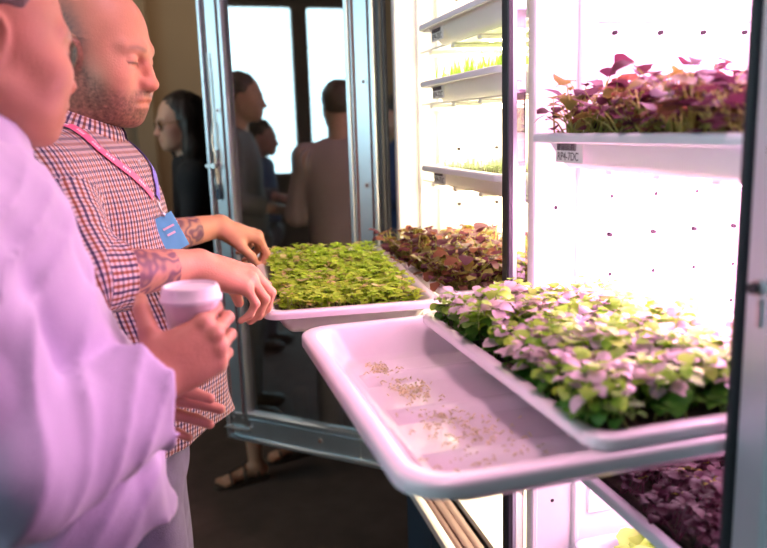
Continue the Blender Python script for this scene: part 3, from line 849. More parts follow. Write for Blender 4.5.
# ------------------------------------------------------------------ room
def structure(name, b, **k): o = b.build(name, None, **k); o['kind'] = 'structure'; return o
def slab(name, c, d, mat): b = MB(); b.box((0, 0, 0), d, mat); o = b.build(name, None, local=True); o.location = c; o['kind'] = 'structure'; return o
slab('floor', (-.5, 1.5, -.05), (9.2, 12, .1), 'carpet')
slab('ceiling', (-.5, 1.5, 3.25), (9.2, 12, .1), 'ceil')
slab('wall_back', (-.5, 7.05, 1.6), (9.2, .1, 3.2), 'tanwall')
slab('wall_front', (-.5, -4.05, 1.6), (9.2, .1, 3.2), 'darkwall')
slab('wall_right', (4.05, 1.5, 1.6), (.1, 11, 3.2), 'darkwall')
b = MB()
b.box((-5.05, 1.5, .55), (.1, 11, 1.1), 'darkwall'); b.box((-5.05, 1.5, 2.98), (.1, 11, .44), 'darkwall')
b.box((-5.05, -3.4, 1.93), (.1, 1.2, 1.66), 'darkwall'); b.box((-5.05, 4.9, 1.93), (.1, 4.2, 1.66), 'darkwall')
structure('wall_left', b)
b = MB(); b.box((-5.04, 0, 1.93), (.02, 5.6, 1.66), 'winpane'); w = structure('window_1', b)
b = MB()
for y in (-2.8, -1.0, 1.06, 2.8): b.box((-5.0, y, 1.93), (.09, .12 if abs(y) > 2 else .16, 1.66), 'ceil')
b.box((-5.0, 0, 1.11), (.12, 5.7, .05), 'ceil'); b.box((-5.0, 0, 2.75), (.12, 5.7, .05), 'ceil')
structure('trim_1', b)
b = MB(); b.box((-.35, 6.92, 1.6), (.16, .16, 3.2), 'tanwall', bev=.01); structure('trim_2', b)
b = MB(); b.box((-.5, 6.985, .06), (9, .03, .12), 'darkwall', bev=.006); structure('baseboard_back', b)

# ------------------------------------------------------------------ cabinet
X0, X1 = .575, 1.16; YN, YF = .60, 2.16; ZB, ZT = .47, 2.30; YD = 1.350
cab = empty('grow_cabinet', (X0, YF, 0)); tag(cab, 'tall white growing cabinet with brightly lit shelves and its glass door swung open', 'cabinet')
# far side panel
b = MB()
b.box(((X0 + X1) / 2 + .02, YF - .012, (ZB + ZT) / 2), (X1 - X0 - .04, .024, ZT - ZB), 'cabwhite')
b.box((X0 + .02, YF - .015, (ZB + ZT) / 2), (.04, .03, ZT - ZB), 'cabwhite', bev=.004)
b.box((X0 + .075, YF - .030, (ZB + ZT) / 2), (.020, .014, ZT - ZB), 'cabwhite', bev=.003)
b.box((X0 + .128, YF - .034, (ZB + ZT) / 2), (.012, .020, ZT - ZB), 'cabwhite', bev=.003)
for k in range(9): b.box((X0 + .36, YF - .027, ZB + .12 + k * .2), (.44, .010, .13), 'cabwhite', bev=.004)
for zz in (1.62, 1.482, 1.32, 1.17, 1.0, .85, 1.76, 1.9):
    for xx in (.762, .881, 1.0): b.cyl((xx, YF - .034, zz), (xx, YF - .020, zz), .0048, 'dark', 12)
b.build('side_panel', cab, angle=40)
# divider between the two bays
b = MB()
b.box((.628 + .006, YD, (ZB + ZT) / 2), (.014, .030, ZT - ZB), 'cabwhite', bev=.004)
b.box(((.64 + X1) / 2, YD + .006, (ZB + ZT) / 2), (X1 - .64, .014, ZT - ZB), 'cabwhite')
b.box((.730, YD - .006, (ZB + ZT) / 2), (.012, .016, ZT - ZB), 'cabwhite', bev=.003)
for k in range(9): b.box((.96, YD - .004, ZB + .13 + k * .2), (.40, .010, .135), 'cabwhite', bev=.004)
for zz in (1.713, 1.58, 1.49, 1.404, 1.327, 1.248, 1.17, 1.05, .9):
    for xx in (.796, .894, .988, 1.082): b.cyl((xx, YD - .0093, zz), (xx, YD + .002, zz), .0040, 'dark', 12)
for zz in (1.387, .772): b.cyl((.68, YD - .0012, zz), (.68, YD + .004, zz), .004, 'dark', 12)
b.build('divider_panel', cab, angle=40)
b = MB(); b.box((.6035, YD, (ZB + ZT) / 2), (.022, .008, ZT - ZB), 'mirror'); b.build('edge_glass', cab)
b = MB(); b.box((X0 + .004, YD - .002, (ZB + ZT) / 2), (.012, .030, ZT - ZB), 'gasket', bev=.003); b.box((X0 + .014, YD, (ZB + ZT) / 2), (.010, .026, ZT - ZB), 'metal', bev=.002)
b.build('mullion', cab, angle=40)
# near post with black seal and lock
b = MB(); b.box((X0 + .03, .649, (ZB + ZT) / 2), (.06, .090, ZT - ZB), 'postmetal', bev=.006); b.box((X0 + .006, .653, (ZB + ZT) / 2), (.022, .030, ZT - ZB), 'postmetal', bev=.004)
post = b.build('post', cab, angle=40)
b = MB(); b.box((X0 + .016, .6985, (ZB + ZT) / 2), (.044, .010, ZT - ZB), 'gasket', bev=.003); b.build('door_seal', post, angle=40)
b = MB(); b.cyl((X0 - .001, .664, 1.372), (X0 - .010, .664, 1.372), .009, 'steel', 20); b.cyl((X0 - .010, .664, 1.372), (X0 - .016, .664, 1.372), .006, 'gasket', 16)
b.box((X0 - .006, .660, 1.345), (.006, .006, .03), 'steel', bev=.001); b.build('lock', post, angle=40)
b = MB(); b.box((X0 + .0, .662, 1.515), (.008, .012, .012), 'gasket', bev=.002); b.build('catch', post, angle=40)
b = MB(); b.box((X1 + .01, (YN + YF) / 2, (ZB + ZT) / 2), (.02, YF - YN, ZT - ZB), 'cabwhite'); b.build('back_panel', cab)
b = MB(); b.box(((X0 + X1) / 2 + .02, .598, (ZB + ZT) / 2), (X1 - X0 - .06, .024, ZT - ZB), 'cabwhite'); b.build('near_side_panel', cab)
b = MB(); b.box(((X0 + X1) / 2, (YN + YF) / 2 - .01, ZT + .02), (X1 - X0 + .04, YF - YN + .04, .04), 'cabwhite', bev=.005); b.build('roof', cab, angle=40)
b = MB(); b.box(((X0 + X1) / 2 + .05, (YN + YF) / 2, ZB + .01), (X1 - X0 - .10, YF - YN - .05, .02), 'cabwhite'); b.build('floor_panel', cab)
b = MB()
L = YF - YN; yc = (YN + YF) / 2
b.box((X0 - .008, yc, ZB + .012), (.022, L, .034), 'cabwhite', bev=.006)
b.box((X0 + .012, yc, ZB + .016), (.016, L, .026), 'brownrub', bev=.003)
b.box((X0 + .034, yc, ZB + .020), (.024, L, .026), 'brownrub', bev=.003)
b.box((X0 + .058, yc, ZB + .020), (.022, L, .030), 'brownrub', bev=.004)
b.build('sill', cab, angle=40)
b = MB(); b.box(((X0 + X1) / 2 + .06, yc, ZB / 2), (X1 - X0 - .14, L - .1, ZB - .01), 'gasket'); b.build('plinth', cab)
for (yy) in (2.0, .76):
    b = MB(); b.box((X0 + .05, yy, (ZB - .01) / 2), (.10, .26, ZB - .012), 'darkblue', bev=.006); b.build('leg', cab, angle=40)
# lamps under the shelves: bars with diodes
def lamp_bar(x0, x1, y, z, kind):
    b = MB(); b.box(((x0 + x1) / 2, y, z + .006), (x1 - x0, .022, .010), 'cabwhite', bev=.002); b.box(((x0 + x1) / 2, y, z), (x1 - x0 - .02, .010, .003), 'led' + kind)
    return b
def lamp_panel(y0, y1, z, kind, power, n=4, x0=.64, x1=1.10):
    if kind == 'pink': x0 = .72
    b = MB(); b.box(((x0 + x1) / 2, (y0 + y1) / 2, z + .014), (x1 - x0, y1 - y0, .006), 'cabwhite'); p = b.build('shelf_lamp', cab)
    for k in range(n):
        y = y0 + (y1 - y0) * (k + .5) / n; lb = lamp_bar(x0, x1, y, z, kind)
        for j in range(9): lb.cyl((x0 + .03 + j * (x1 - x0 - .06) / 8, y, z - .002), (x0 + .03 + j * (x1 - x0 - .06) / 8, y, z - .0045), .0042, 'leddot', 10)
        lb.build('lamp_bar', p, angle=40)
    l = bpy.data.lights.new('shelf_light', 'AREA'); l.shape = 'RECTANGLE'; l.size = x1 - x0; l.size_y = y1 - y0; l.energy = power
    l.color = (1, .44, .78) if kind == 'pink' else (1, .80, .52)
    o = bpy.data.objects.new('shelf_light', l); link(o); o.location = ((x0 + x1) / 2, (y0 + y1) / 2, z - .008)
PK, WM = 15, 9
lamp_panel(.72, 1.30, 1.86, 'pink', PK * .9); lamp_panel(.72, 1.30, 1.453, 'pink', PK * 1.4); lamp_panel(.72, 1.30, 1.135, 'pink', PK * .12); lamp_panel(.72, 1.30, .90, 'pink', PK * .3)
lamp_panel(1.38, 2.10, 1.985, 'warm', WM * .5); lamp_panel(1.38, 2.10, 1.735, 'warm', WM * .8); lamp_panel(1.38, 2.10, 1.595, 'warm', WM * .8); lamp_panel(1.38, 2.10, 1.385, 'warm', WM * 1.0); lamp_panel(1.38, 2.10, 1.13, 'warm', WM * .6)
lamp_panel(1.38, 2.10, .80, 'warm', WM * .8)

# door, swung open about its far hinge
A_, B_ = Vector((.067, 2.592)), Vector((.535, 2.165))
dd = (A_ - B_); DW = dd.length; da = math.atan2(dd.y, dd.x)
Zb, Zt = .50, 2.30; DH = Zt - Zb
door = MB(); sw, rw, th = .098, .105, .030
fc = 1    # local +y side faces the camera
def D(c, d, mat, bev=.003): door.box(c, d, mat, bev=bev)
for x in (sw / 2, DW - sw / 2): D((x, 0, DH / 2), (sw, th, DH), 'metal')
for z in (rw / 2, DH - rw / 2): D((DW / 2, 0, z), (DW - 2 * sw + .004, th, rw), 'metal')
for x0, s in ((0, 1), (DW, -1)):
    D((x0 + s * .007, th / 2 + .004, DH / 2), (.014, .012, DH), 'metal'); D((x0 + s * (sw - .008), th / 2 + .003, DH / 2), (.014, .010, DH - 2 * rw + .02), 'metal'); D((x0 + s * (sw - .026), th / 2 + .002, DH / 2), (.006, .006, DH - 2 * rw + .06), 'brownrub', .001)
    D((x0 + s * .022, th / 2 + .001, DH / 2), (.004, .006, DH - .03), 'brownrub', .001)
for z0, s in ((0, 1), (DH, -1)):
    D((DW / 2, th / 2 + .004, z0 + s * .007), (DW, .012, .014), 'metal'); D((DW / 2, th / 2 + .003, z0 + s * (rw - .008)), (DW - 2 * sw + .02, .010, .014), 'metal'); D((DW / 2, th / 2 + .002, z0 + s * (rw - .026)), (DW - 2 * sw + .05, .006, .006), 'metal', .001)
dr = empty('cabinet_door'); dr.parent = cab
dr.location = Vector((B_.x, B_.y, Zb)) - Vector(cab.location); dr.rotation_euler = (0, 0, da)
door.build('door_frame', dr, local=True, angle=40)
b = MB(); b.box((DW / 2, .0, DH / 2), (DW - 2 * sw + .01, .006, DH - 2 * rw + .01), 'glass'); b.build('glass_pane', dr, local=True)
b = MB(); b.box((-.010, 0, DH / 2), (.018, .034, DH), 'gasket', bev=.004); b.box((-.022, .0, DH / 2), (.005, .02, DH), 'gasket'); b.build('door_seal', dr, local=True, angle=40)
yf = th / 2
for (x, z) in ((.040, 1.18), (.040, .885), (DW - .052, 1.12), (.25, .052), (DW - .052, .74), (.040, .35)):
    b = MB(); b.cyl((x, yf, z), (x, yf + .003, z), .010, 'steel', 20); b.cyl((x, yf + .003, z), (x, yf + .0055, z), .0055, 'brownrub', 14, .004); b.build('screw', dr, local=True, angle=40)
b = MB(); b.box((DW - .050, yf + .003, .075), (.085, .005, .045), 'steel', bev=.001); b.box((DW - .050, yf + .012, .045), (.10, .022, .005), 'steel', bev=.001)
for x in (-.02, .02): b.cyl((DW - .05 + x, yf + .005, .08), (DW - .05 + x, yf + .010, .08), .006, 'steel', 14)
b.build('corner_bracket', dr, local=True, angle=40)
b = MB(); lx = DW - .034
b.box((lx, yf + .004, .93), (.020, .006, .13), 'steel', bev=.001); b.tube([(lx - .002, yf + .010, 1.08), (lx + .004, yf + .016, 1.02), (lx - .004, yf + .016, .98), (lx, yf + .012, .93), (lx - .006, yf + .010, .87)], .0045, 'steel', 8)
b.cyl((lx, yf + .006, .945), (lx, yf + .022, .945), .009, 'steel', 18); b.box((lx + .016, yf + .018, .945), (.034, .006, .012), 'steel', bev=.002); b.box((lx - .004, yf + .008, .86), (.016, .010, .05), 'darkblue', bev=.002)
b.tube([(lx, yf + .008, 1.08), (lx + .004, yf + .008, 1.30)], .003, 'steel', 8)
b.build('latch', dr, local=True, angle=40)

# ------------------------------------------------------------------ trays
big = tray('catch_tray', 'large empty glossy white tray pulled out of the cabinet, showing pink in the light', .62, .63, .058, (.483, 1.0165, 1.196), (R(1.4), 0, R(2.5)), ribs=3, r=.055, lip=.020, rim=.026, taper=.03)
bas = tray('seedling_tray', 'white tray of green basil with painted pink highlights, standing in the large empty tray', .375, .585, .048, (.580, 1.0055, 1.2125), (R(1.4), 0, R(2.5)), soil=-.022)
grn = tray('seedling_tray', 'white tray of short bright green seedlings held by the man in checks', .350, .66, .052, (.302, 1.715, 1.222), (R(1.2), 0, R(-3)), soil=-.026)
mus = tray('seedling_tray', 'white tray of brown and purple mustard leaves behind the short green seedlings', .34, .62, .050, (.655, 1.725, 1.218), (0, 0, R(-1)), soil=-.020)
top = tray('seedling_tray', 'white tray of tall purple mustard plants on the upper right shelf', .40, .56, .058, (.785, .985, 1.532), (0, 0, 0), 'traygrey', soil=-.015, r=.02)
sticker(top, -.2 + .0245, .205, -.031)
low = tray('seedling_tray', 'dark tray of small reddish purple leaves on the low right shelf', .42, .60, .045, (.800, 1.00, .975), (0, 0, 0), 'traygrey', soil=-.012, r=.02)
lt = tray('seedling_tray', 'tray of curly green lettuce in the bottom right of the cabinet', .36, .46, .045, (.88, 1.08, .70), (0, 0, 0), 'traygrey', soil=-.012)
for z, lab in ((1.800, 'white shelf tray at the top of the far bay, showing a barcode label'), (1.662, 'white shelf tray of tall bright grass in the far bay'), (1.452, 'white shelf tray of pale sprouts in the far bay, just above the mustard')):
    t = tray('shelf_tray', lab, .44, .52, .050, (.800, 1.665, z), (0, 0, 0), 'traygrey', soil=-.014, r=.02)
    sticker(t, -.22 + .0245, .195, -.028)
# roots and crumbs left in the empty tray
rng = random.Random(9); b = MB(); b.tone = []
for cx, cy, n, s in ((.285, 1.20, 60, .020), (.305, 1.10, 90, .030), (.33, .97, 80, .045), (.37, .86, 60, .05), (.30, .83, 40, .06)):
    for i in range(n):
        x, y = min(max(cx + rng.gauss(0, s * .55), .245), .54), min(max(cy + rng.gauss(0, s), .78), 1.26); zf = 1.1425 + (y - 1.0165) * .0244; b.cur = jit(rng, (.85, .76, .50), .12); a = rng.uniform(0, 6.28)
        L = rng.uniform(.004, .011); b.tube([(x, y, zf), (x + math.cos(a) * L * .5, y + math.sin(a) * L * .5, zf + .003), (x + math.cos(a + .6) * L, y + math.sin(a + .6) * L, zf)], .0009, 'leaf', 4)
o = b.build('root_crumbs', None, origin=(.33, 1.0, 1.1425)); tag(o, 'pale root crumbs scattered on the floor of the large empty tray', 'roots', None, 'stuff')

# plants
o = carpet_greens('microgreens', None, .302 - .140, .302 + .140, 1.715 - .295, 1.715 + .295, 1.197, 1350, 3, 'micro'); tag(o, 'dense carpet of short bright green seedlings in the white tray by the men', 'seedlings', None, 'stuff')
o.rotation_euler = (R(1.2), 0, R(-3))
o = carpet_greens('grass_shoots', None, .61, .99, 1.44, 1.90, 1.648, 900, 4, 'grass'); tag(o, 'tall bright green grass in the second shelf tray of the far bay', 'grass', None, 'stuff')
o = carpet_greens('sprouts', None, .61, .99, 1.44, 1.90, 1.438, 900, 5, 'sprout'); tag(o, 'pale green sprouts in the shelf tray above the mustard', 'sprouts', None, 'stuff')
plant_field('basil', 'basil_plant', 'green basil plant with pink highlights painted on, in the crowded tray nearest the camera', 'plant', 'basil plants in the near tray', grid_spots(.425, .735, .745, 1.262, 8, 13, 1.190, 1), 11, 8)
plant_field('mustard', 'mustard_plant', 'brown and purple mustard plant in the tray behind the short green seedlings', 'plant', 'mustard plants in the far tray', grid_spots(.515, .79, 1.46, 2.0, 8, 13, 1.197, 2), 12, 8, 1.0, 1.45)
plant_field('mustard', 'mustard_plant', 'purple mustard plant in the raised tray at the upper right', 'plant', 'mustard plants on the upper right shelf', grid_spots(.612, .94, .74, 1.25, 7, 11, 1.516, 6), 13, 8, 1.05, 1.62)
plant_field('purple_seedling', 'purple_seedling', 'reddish purple seedling in the low tray at the bottom right', 'plant', 'purple seedlings on the low right shelf', grid_spots(.63, .96, .74, 1.26, 9, 14, .963, 7), 14, 8)
plant_field('lettuce', 'lettuce', 'curly green lettuce at the bottom of the right bay', 'plant', 'lettuces in the bottom right tray', grid_spots(.75, 1.0, .90, 1.27, 3, 4, .688, 8, .2), 15, 4)
# ------------------------------------------------------------------ the people
SKB = (.62, .30, .195)
# man in the checked shirt
bald = make_person(dict(
    label='bald bearded man in a red and navy checked shirt with a pink lanyard', base=(-.13, 1.52),
    head=(-.150, 1.545, 1.702), yaw=R(-22), pitch=R(13), hs=1.04, hopt=dict(jaw=1.12, nose=.72), browk=.6, neck=(-.215, 1.54, 1.53), neck_r=.068,
    diag=True, body_cut=1.0, torso=[((-.205, 1.53, 1.37), (.143, .185, .20), R(-8)), ((-.135, 1.50, 1.13), (.165, .175, .20), R(-8)), ((-.15, 1.50, .97), (.14, .17, .12), R(-8))],
    shoulders=[(-.235, 1.365, 1.480), (-.225, 1.70, 1.475)], elbows=[(-.160, 1.235, 1.335), (-.110, 1.80, 1.315)], wrists=[(-.004, 1.345, 1.325), (.055, 1.905, 1.325)],
    hands=[dict(fd=(.93, .05, -.30), dn=(.25, -.25, .93), curls=((32, 48, 26), (36, 50, 28), (42, 52, 30), (46, 54, 32)), s=1.06, thumb=((.02, .025, -.012), (.050, .046, -.030), (.078, .046, -.050), (.092, .040, -.070))),
           dict(fd=(.93, .22, -.32), dn=(.2, -.1, .95), curls=((45, 50, 30), (50, 55, 30), (54, 58, 32), (56, 60, 34)), s=1.04, thumb=((.02, .025, -.012), (.052, .046, -.028), (.082, .050, -.045), (.100, .046, -.062)))],
    arm_r=.046, skin=SKB, beard=(.12, .065, .045), fuzz=(.16, .11, .10), tattoo=[(.10, .72), (.15, .66)], bounds=((-.46, 1.10, .86), (.26, 2.10, 1.90)), h=.0042, hh=.0026,
    shirt='plaid', cuff=(.26, .30), sleeve_r=.056, cuff_r=.054, hem=lambda P: (.965 + .03 * np.sin((P[:, 1] - 1.3) * 9)) - P[:, 2], yawb=R(-8),
    collar=dict(c=(-.205, 1.54, 1.565), s=1.12, tilt=.40), extra_cloth=[((-.04, 1.50, 1.05), (.012, 1.50, .985), .055, .035)],
    pelvis=((-.165, 1.50, .93), (.115, .17, .12)), hips=[(-.15, 1.415, .90), (-.15, 1.59, .90)], knees=[(-.13, 1.395, .50), (-.13, 1.62, .50)], ankles=[(-.17, 1.39, .10), (-.17, 1.63, .10)], trouser='denim'))
r = bald['root']; T = bald['T']
o, X_, N_ = ribbon('lanyard', [(-.28, 1.47, 1.60), (-.20, 1.44, 1.595), (-.13, 1.40, 1.555), (-.08, 1.42, 1.50), (-.045, 1.46, 1.445)], .017, 'ribpink', r, T)
for k in range(4, 38, 5):
    rp = MB()
    c = X_[k] + N_[k] / np.linalg.norm(N_[k]) * .0016; t = Vector(X_[k + 1] - X_[k]).normalized(); nn = Vector(N_[k]).normalized(); s = t.cross(nn)
    for q in range(4): rp.box(Vector(c) + t * (q * .0048 - .008), (.0028, .005, .0004), 'ribwhite', rot=Matrix((t, s, nn)).transposed())
    rp.build('lanyard_print', o)
o2, X2, N2 = ribbon('lanyard', [(-.11, 1.61, 1.57), (-.07, 1.565, 1.53), (-.045, 1.52, 1.48), (-.035, 1.48, 1.44)], .017, 'ribpurple', r, T)
e = X_[-1]; b = MB()
P0 = Vector(e) + Vector((.006, -.006, -.002)); P1 = P0 + Vector((.010, -.002, -.030))
b.tube([P0, P0 + Vector((.004, -.003, -.014)), P1], .0022, 'steel', 8); b.cyl(P1 + Vector((-.004, 0, 0)), P1 + Vector((.004, 0, 0)), .005, 'steel', 12); b.build('clip', o, smooth=True)
b = MB(); b.box(P1 + Vector((.008, -.003, -.036)), (.046, .0016, .070), 'badge', rot=Matrix.Rotation(R(-24), 3, 'Y') @ Matrix.Rotation(R(8), 3, 'Z'), bev=.0006)
for k in range(2): b.box(P1 + Vector((.008 + k * .004, -.0050, -.024 - k * .012)), (.022 - k * .006, .0006, .004), 'ribwhite', rot=Matrix.Rotation(R(-24), 3, 'Y') @ Matrix.Rotation(R(8), 3, 'Z'))
b.build('badge', o)
b = MB()
for z in (1.50, 1.42, 1.33, 1.24, 1.15):     # shirt buttons down the front
    P = np.array([[.1, 1.49, z]], f4)
    for _ in range(12): P[:, 0] -= T.ev(P) * .8
    b.cyl((P[0, 0] - .001, 1.49, z), (P[0, 0] + .003, 1.49, z), .0055, 'paper', 14)
b.build('buttons', r)
# eyes just below the lids
for k in (0,): pass

# man in the lavender shirt
SKL = (.50, .235, .155)
cupc = Vector((-.014, 1.046, 1.236))
left = make_person(dict(
    label='man in a loose lavender shirt with rolled sleeves, holding a white cup', base=(-.27, 1.05),
    head=(-.240, 1.092, 1.678), yaw=R(30), pitch=R(12), hs=1.06, hopt=dict(jaw=1.14, ear_x=-.020, nose=.45), neck=(-.30, 1.055, 1.53), neck_r=.064,
    body_cut=1.06, sleeve_k=.010, ridge=.75, torso=[((-.275, 1.045, 1.36), (.125, .17, .20), R(15)), ((-.235, 1.05, 1.17), (.150, .165, .19), R(15)), ((-.225, 1.05, 1.03), (.14, .165, .13), R(15))],
    shoulders=[(-.275, .915, 1.470), (-.31, 1.19, 1.47)], elbows=[(-.215, .835, 1.205), (-.345, 1.17, 1.20)], wrists=[(-.068, .985, 1.240), (-.190, 1.125, 1.166)],
    hands=[dict(fd=(.84, .22, .40), dn=(.20, -.97, .08), curls=((46, 60, 42), (48, 62, 42), (50, 62, 42), (52, 60, 40)), s=1.0, spread=.4, thumb=((.014, .025, -.012), (.028, .056, -.018), (.036, .080, -.034), (.044, .088, -.058))),
           dict(fd=(.98, .02, -.10), dn=(-.1, .93, .35), curls=((8, 14, 10), (8, 12, 8), (10, 14, 8), (12, 14, 8)), s=1.08, spread=.25)],
    arm_r=.043, skin=SKL, bounds=((-.55, .68, .86), (.14, 1.40, 1.92)), h=.006, hh=.0032, hair='short', hair_col=(.10, .065, .05),
    shirt='lavender', cuff=(.90, .62), sleeve_r=.066, cuff_r=.054, sleeve_extra=[[((-.20, .835, 1.185), (-.12, .92, 1.19), .062, .050), ((-.10, .935, 1.195), (-.060, .968, 1.18), .040, .028)], []], fold_amp=.013, fold_freq=17, hem=lambda P: (1.045 - .75 * np.clip(-.085 - P[:, 0], 0, .10)) - P[:, 2], yawb=R(15), inflate=.016,
    collar=dict(c=(-.292, 1.058, 1.565), s=1.12, tilt=.30), extra_cloth=[((-.14, .98, 1.10), (-.100, 1.0, 1.03), .05, .035)],
    pelvis=((-.25, 1.05, .93), (.12, .16, .12)), hips=[(-.25, .965, .90), (-.25, 1.13, .90)], knees=[(-.25, .95, .50), (-.25, 1.15, .50)], ankles=[(-.29, .94, .10), (-.29, 1.16, .10)], trouser='greycloth'))
cup = empty('coffee_cup', tuple(cupc)); tag(cup, 'white takeaway cup with a domed lid in the hand of the man in lavender', 'cup')
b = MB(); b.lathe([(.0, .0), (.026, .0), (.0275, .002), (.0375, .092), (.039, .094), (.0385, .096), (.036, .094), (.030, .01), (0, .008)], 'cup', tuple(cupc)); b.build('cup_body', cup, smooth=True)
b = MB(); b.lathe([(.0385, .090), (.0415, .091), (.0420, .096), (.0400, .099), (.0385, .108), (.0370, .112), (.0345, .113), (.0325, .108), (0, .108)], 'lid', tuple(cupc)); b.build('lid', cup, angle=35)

# woman behind
wom = make_person(dict(
    label='long-haired woman in black with tortoiseshell glasses, standing behind the open cabinet door', base=(.0, 3.37),
    head=(-.040, 3.36, 1.600), yaw=R(197), pitch=R(8), hs=.94, hopt=dict(jaw=.95, nose=.8), neck=(-.01, 3.365, 1.43), neck_r=.045,
    torso=[((.015, 3.37, 1.26), (.10, .155, .19)), ((.02, 3.37, 1.05), (.11, .145, .18))],
    shoulders=[(.005, 3.52, 1.375), (.005, 3.22, 1.375)], elbows=[(-.01, 3.55, 1.12), (-.03, 3.17, 1.12)], wrists=[(-.20, 3.42, 1.14), (-.19, 3.24, 1.26)],
    hands=[dict(fd=(-.6, -.5, .6), dn=(-.5, .8, .2), curls=((30, 40, 25),) * 4, s=.9), dict(fd=(-.5, .4, .7), dn=(-.6, -.8, .1), curls=((30, 40, 25),) * 4, s=.9)],
    arm_r=.034, skin=(.62, .34, .23), bounds=((-.42, 3.00, .80), (.36, 3.75, 1.80)), h=.008, hh=.005, hair='long',
    shirt='blackcloth', top_name='black_top', cuff=(.85, .85), sleeve_r=.043, fold_amp=.003, hem=.93, yawb=PI, inflate=.010,
    pelvis=((.08, 3.37, .93), (.12, .16, .13)), hips=[(.08, 3.45, .90), (.08, 3.29, .90)], knees=[(.19, 3.46, .50), (.09, 3.27, .50)], ankles=[(.42, 3.47, .08), (.18, 3.27, .08)], leg_r=.08, trouser='blackcloth', trouser_end=.22, sandals=True, toe_dir=(-1, -.25)))
hd = wom['hd']; b = MB()
for y in (-1, 1):
    c = hd.w((.098, y * .034, -.002)); pts = [tuple(hd.w((.097 - .006 * abs(math.cos(t)), y * .034 + .025 * math.cos(t), -.004 + .022 * math.sin(t)))) for t in np.linspace(0, 2 * PI, 21)]
    b.tube(pts, .0022, 'tortoise', 6); b.tube([tuple(hd.w((.092, y * .058, .004))), tuple(hd.w((.04, y * .080, .004))), tuple(hd.w((-.01, y * .080, .0)))], .002, 'tortoise', 6)
b.tube([tuple(hd.w((.099, .010, .0))), tuple(hd.w((.103, 0, .004))), tuple(hd.w((.099, -.010, .0)))], .002, 'tortoise', 6)
gl = b.build('glasses', wom['root'], smooth=True)
b = MB()
for y in (-1, 1): b.cyl(tuple(hd.w((.0955, y * .034, -.004))), tuple(hd.w((.0965, y * .034, -.004))), .021, 'lens', 20)
b.build('lens', gl)
b = MB(); b.box((0, 0, 0), (.008, .075, .14), 'badge', bev=.002, rot=Matrix.Rotation(R(-20), 3, 'Y')); o = b.build('phone', None, local=True, angle=40); o.location = (-.232, 3.265, 1.375); tag(o, 'pale blue phone held up by the woman in black', 'phone')

# onlookers: one beyond the cabinet, three by the window (mirrored in the door glass)
def onlooker(x, y, eye, yaw, label, shirt, hair_col, skin=(.5, .28, .2), arms=0, hair='short', check=False):
    k = eye / 1.66; Rz = rotz(yaw)
    W = lambda a, b_, z: (x + float(Rz[0] @ A3((a, b_, 0))), y + float(Rz[1] @ A3((a, b_, 0))), z * k)
    return make_person(dict(label=label, base=(x, y), head=W(.06, 0, 1.665), yaw=yaw, pitch=R(6), neck=W(0, 0, 1.50), neck_r=.058,
        torso=[(W(0, 0, 1.30), (.12, .18, .22), yaw), (W(.01, 0, 1.06), (.13, .165, .20), yaw)], shoulders=[W(0, -.17, 1.44), W(0, .17, 1.44)],
        elbows=[W(.02, -.23, 1.16), W(.02, .23, 1.16)], wrists=[W(.20, -.17, 1.14), W(.20, .17, 1.12)],
        hands=[dict(fd=W(1, .2, 0)[:2] and tuple(Rz @ A3((1, .3, 0))), dn=(0, 0, 1), curls=((25, 30, 20),) * 4), dict(fd=tuple(Rz @ A3((1, -.3, 0))), dn=(0, 0, 1), curls=((25, 30, 20),) * 4)],
        skin=skin, bounds=((x - .5, y - .5, .8), (x + .5, y + .5, 2.0)), h=.010, hh=.007, hair=hair, hair_col=hair_col, hhair=.008, shirt=shirt, cuff=(.8, .8), sleeve_r=.054, hem=.92, yawb=yaw,
        pelvis=(W(0, 0, .93), (.13, .17, .13)), hips=[W(0, -.085, .90), W(0, .085, .90)], knees=[W(.01, -.10, .50), W(.01, .10, .50)], ankles=[W(-.02, -.11, .10), W(-.02, .11, .10)], trouser='greycloth', toe_dir=(math.cos(yaw), math.sin(yaw)), hj=.012))
onlooker(1.29, 4.6, 1.62, R(150), 'person in a dark blue shirt seen through the gap between open door and cabinet', 'navycloth', (.03, .02, .015))
onlooker(-1.44, 2.28, 1.72, R(-71), 'tall person in grey mirrored at the left of the door glass', 'greycloth', (.04, .025, .02))
onlooker(-.88, 1.87, 1.64, R(-163), 'broad person in a checked shirt mirrored at the right of the door glass', 'plaid', (.06, .035, .025))
onlooker(-2.75, 1.95, 1.50, R(-60), 'shorter person in dark clothes mirrored between two others in the door glass', 'navycloth', (.03, .02, .015))

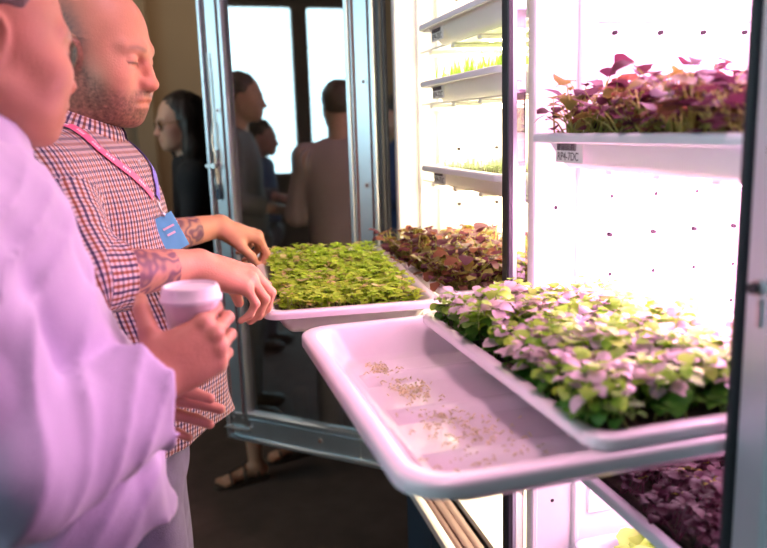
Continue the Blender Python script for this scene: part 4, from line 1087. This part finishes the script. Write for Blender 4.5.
# ------------------------------------------------------------------ light
def area(name, loc, target, size, power, color, sy=None):
    l = bpy.data.lights.new(name, 'AREA'); l.energy = power; l.color = color; l.size = size
    if sy: l.shape = 'RECTANGLE'; l.size_y = sy
    o = bpy.data.objects.new(name, l); link(o); o.location = loc; o.rotation_euler = (Vector(target) - Vector(loc)).to_track_quat('-Z', 'Y').to_euler(); return o
area('unseen_overhead_light', (.36, .85, 3.08), (.02, 1.15, 1.2), .45, 25, (1, .55, .70))  # pink key light added over trays and people, not a room fixture
area('unseen_overhead_light', (-2.6, -.9, 3.1), (-.4, .9, 1.2), .8, 22, (.55, .88, 1))  # teal fill added to light the lavender man's back
area('unseen_overhead_light', (.3, 5.6, 3.1), (.2, 6.6, 1.2), .7, 14, (1, .80, .55))  # warm light added to brighten the back wall
area('unseen_overhead_light', (-1.6, 3.2, 3.1), (0, 3.3, 1.4), .5, 14, (1, .85, .7))  # unseen light aimed at the woman behind
w = bpy.data.worlds.new('World'); SC.world = w; w.use_nodes = True
bg = w.node_tree.nodes['Background']; bg.inputs[0].default_value = (.55, .60, .75, 1); bg.inputs[1].default_value = .25
# ------------------------------------------------------------------ camera
a, p, r_ = R(13.8), R(10.9), R(1.8)
Fv = Vector((math.sin(a) * math.cos(p), math.cos(a) * math.cos(p), -math.sin(p)))
R0 = Vector((math.cos(a), -math.sin(a), 0)); U0 = R0.cross(Fv)
Rv = R0 * math.cos(r_) - U0 * math.sin(r_); Uv = R0 * math.sin(r_) + U0 * math.cos(r_)
cam = bpy.data.cameras.new('camera'); co = bpy.data.objects.new('camera', cam); link(co)
co.matrix_world = Matrix(((Rv.x, Uv.x, -Fv.x, 0), (Rv.y, Uv.y, -Fv.y, 0), (Rv.z, Uv.z, -Fv.z, 1.55), (0, 0, 0, 1)))
cam.sensor_width = 36; cam.lens = 36 * 760 / 767; cam.clip_start = .02
cam.dof.use_dof = True; cam.dof.focus_distance = 1.5; cam.dof.aperture_fstop = 2.6
SC.camera = co
SC.view_settings.view_transform = 'Standard'; SC.view_settings.look = 'None'; SC.view_settings.exposure = 0.; SC.view_settings.gamma = 1.; SC.view_settings.use_curve_mapping = False
SC.cycles.max_bounces = 8; SC.cycles.transparent_max_bounces = 12
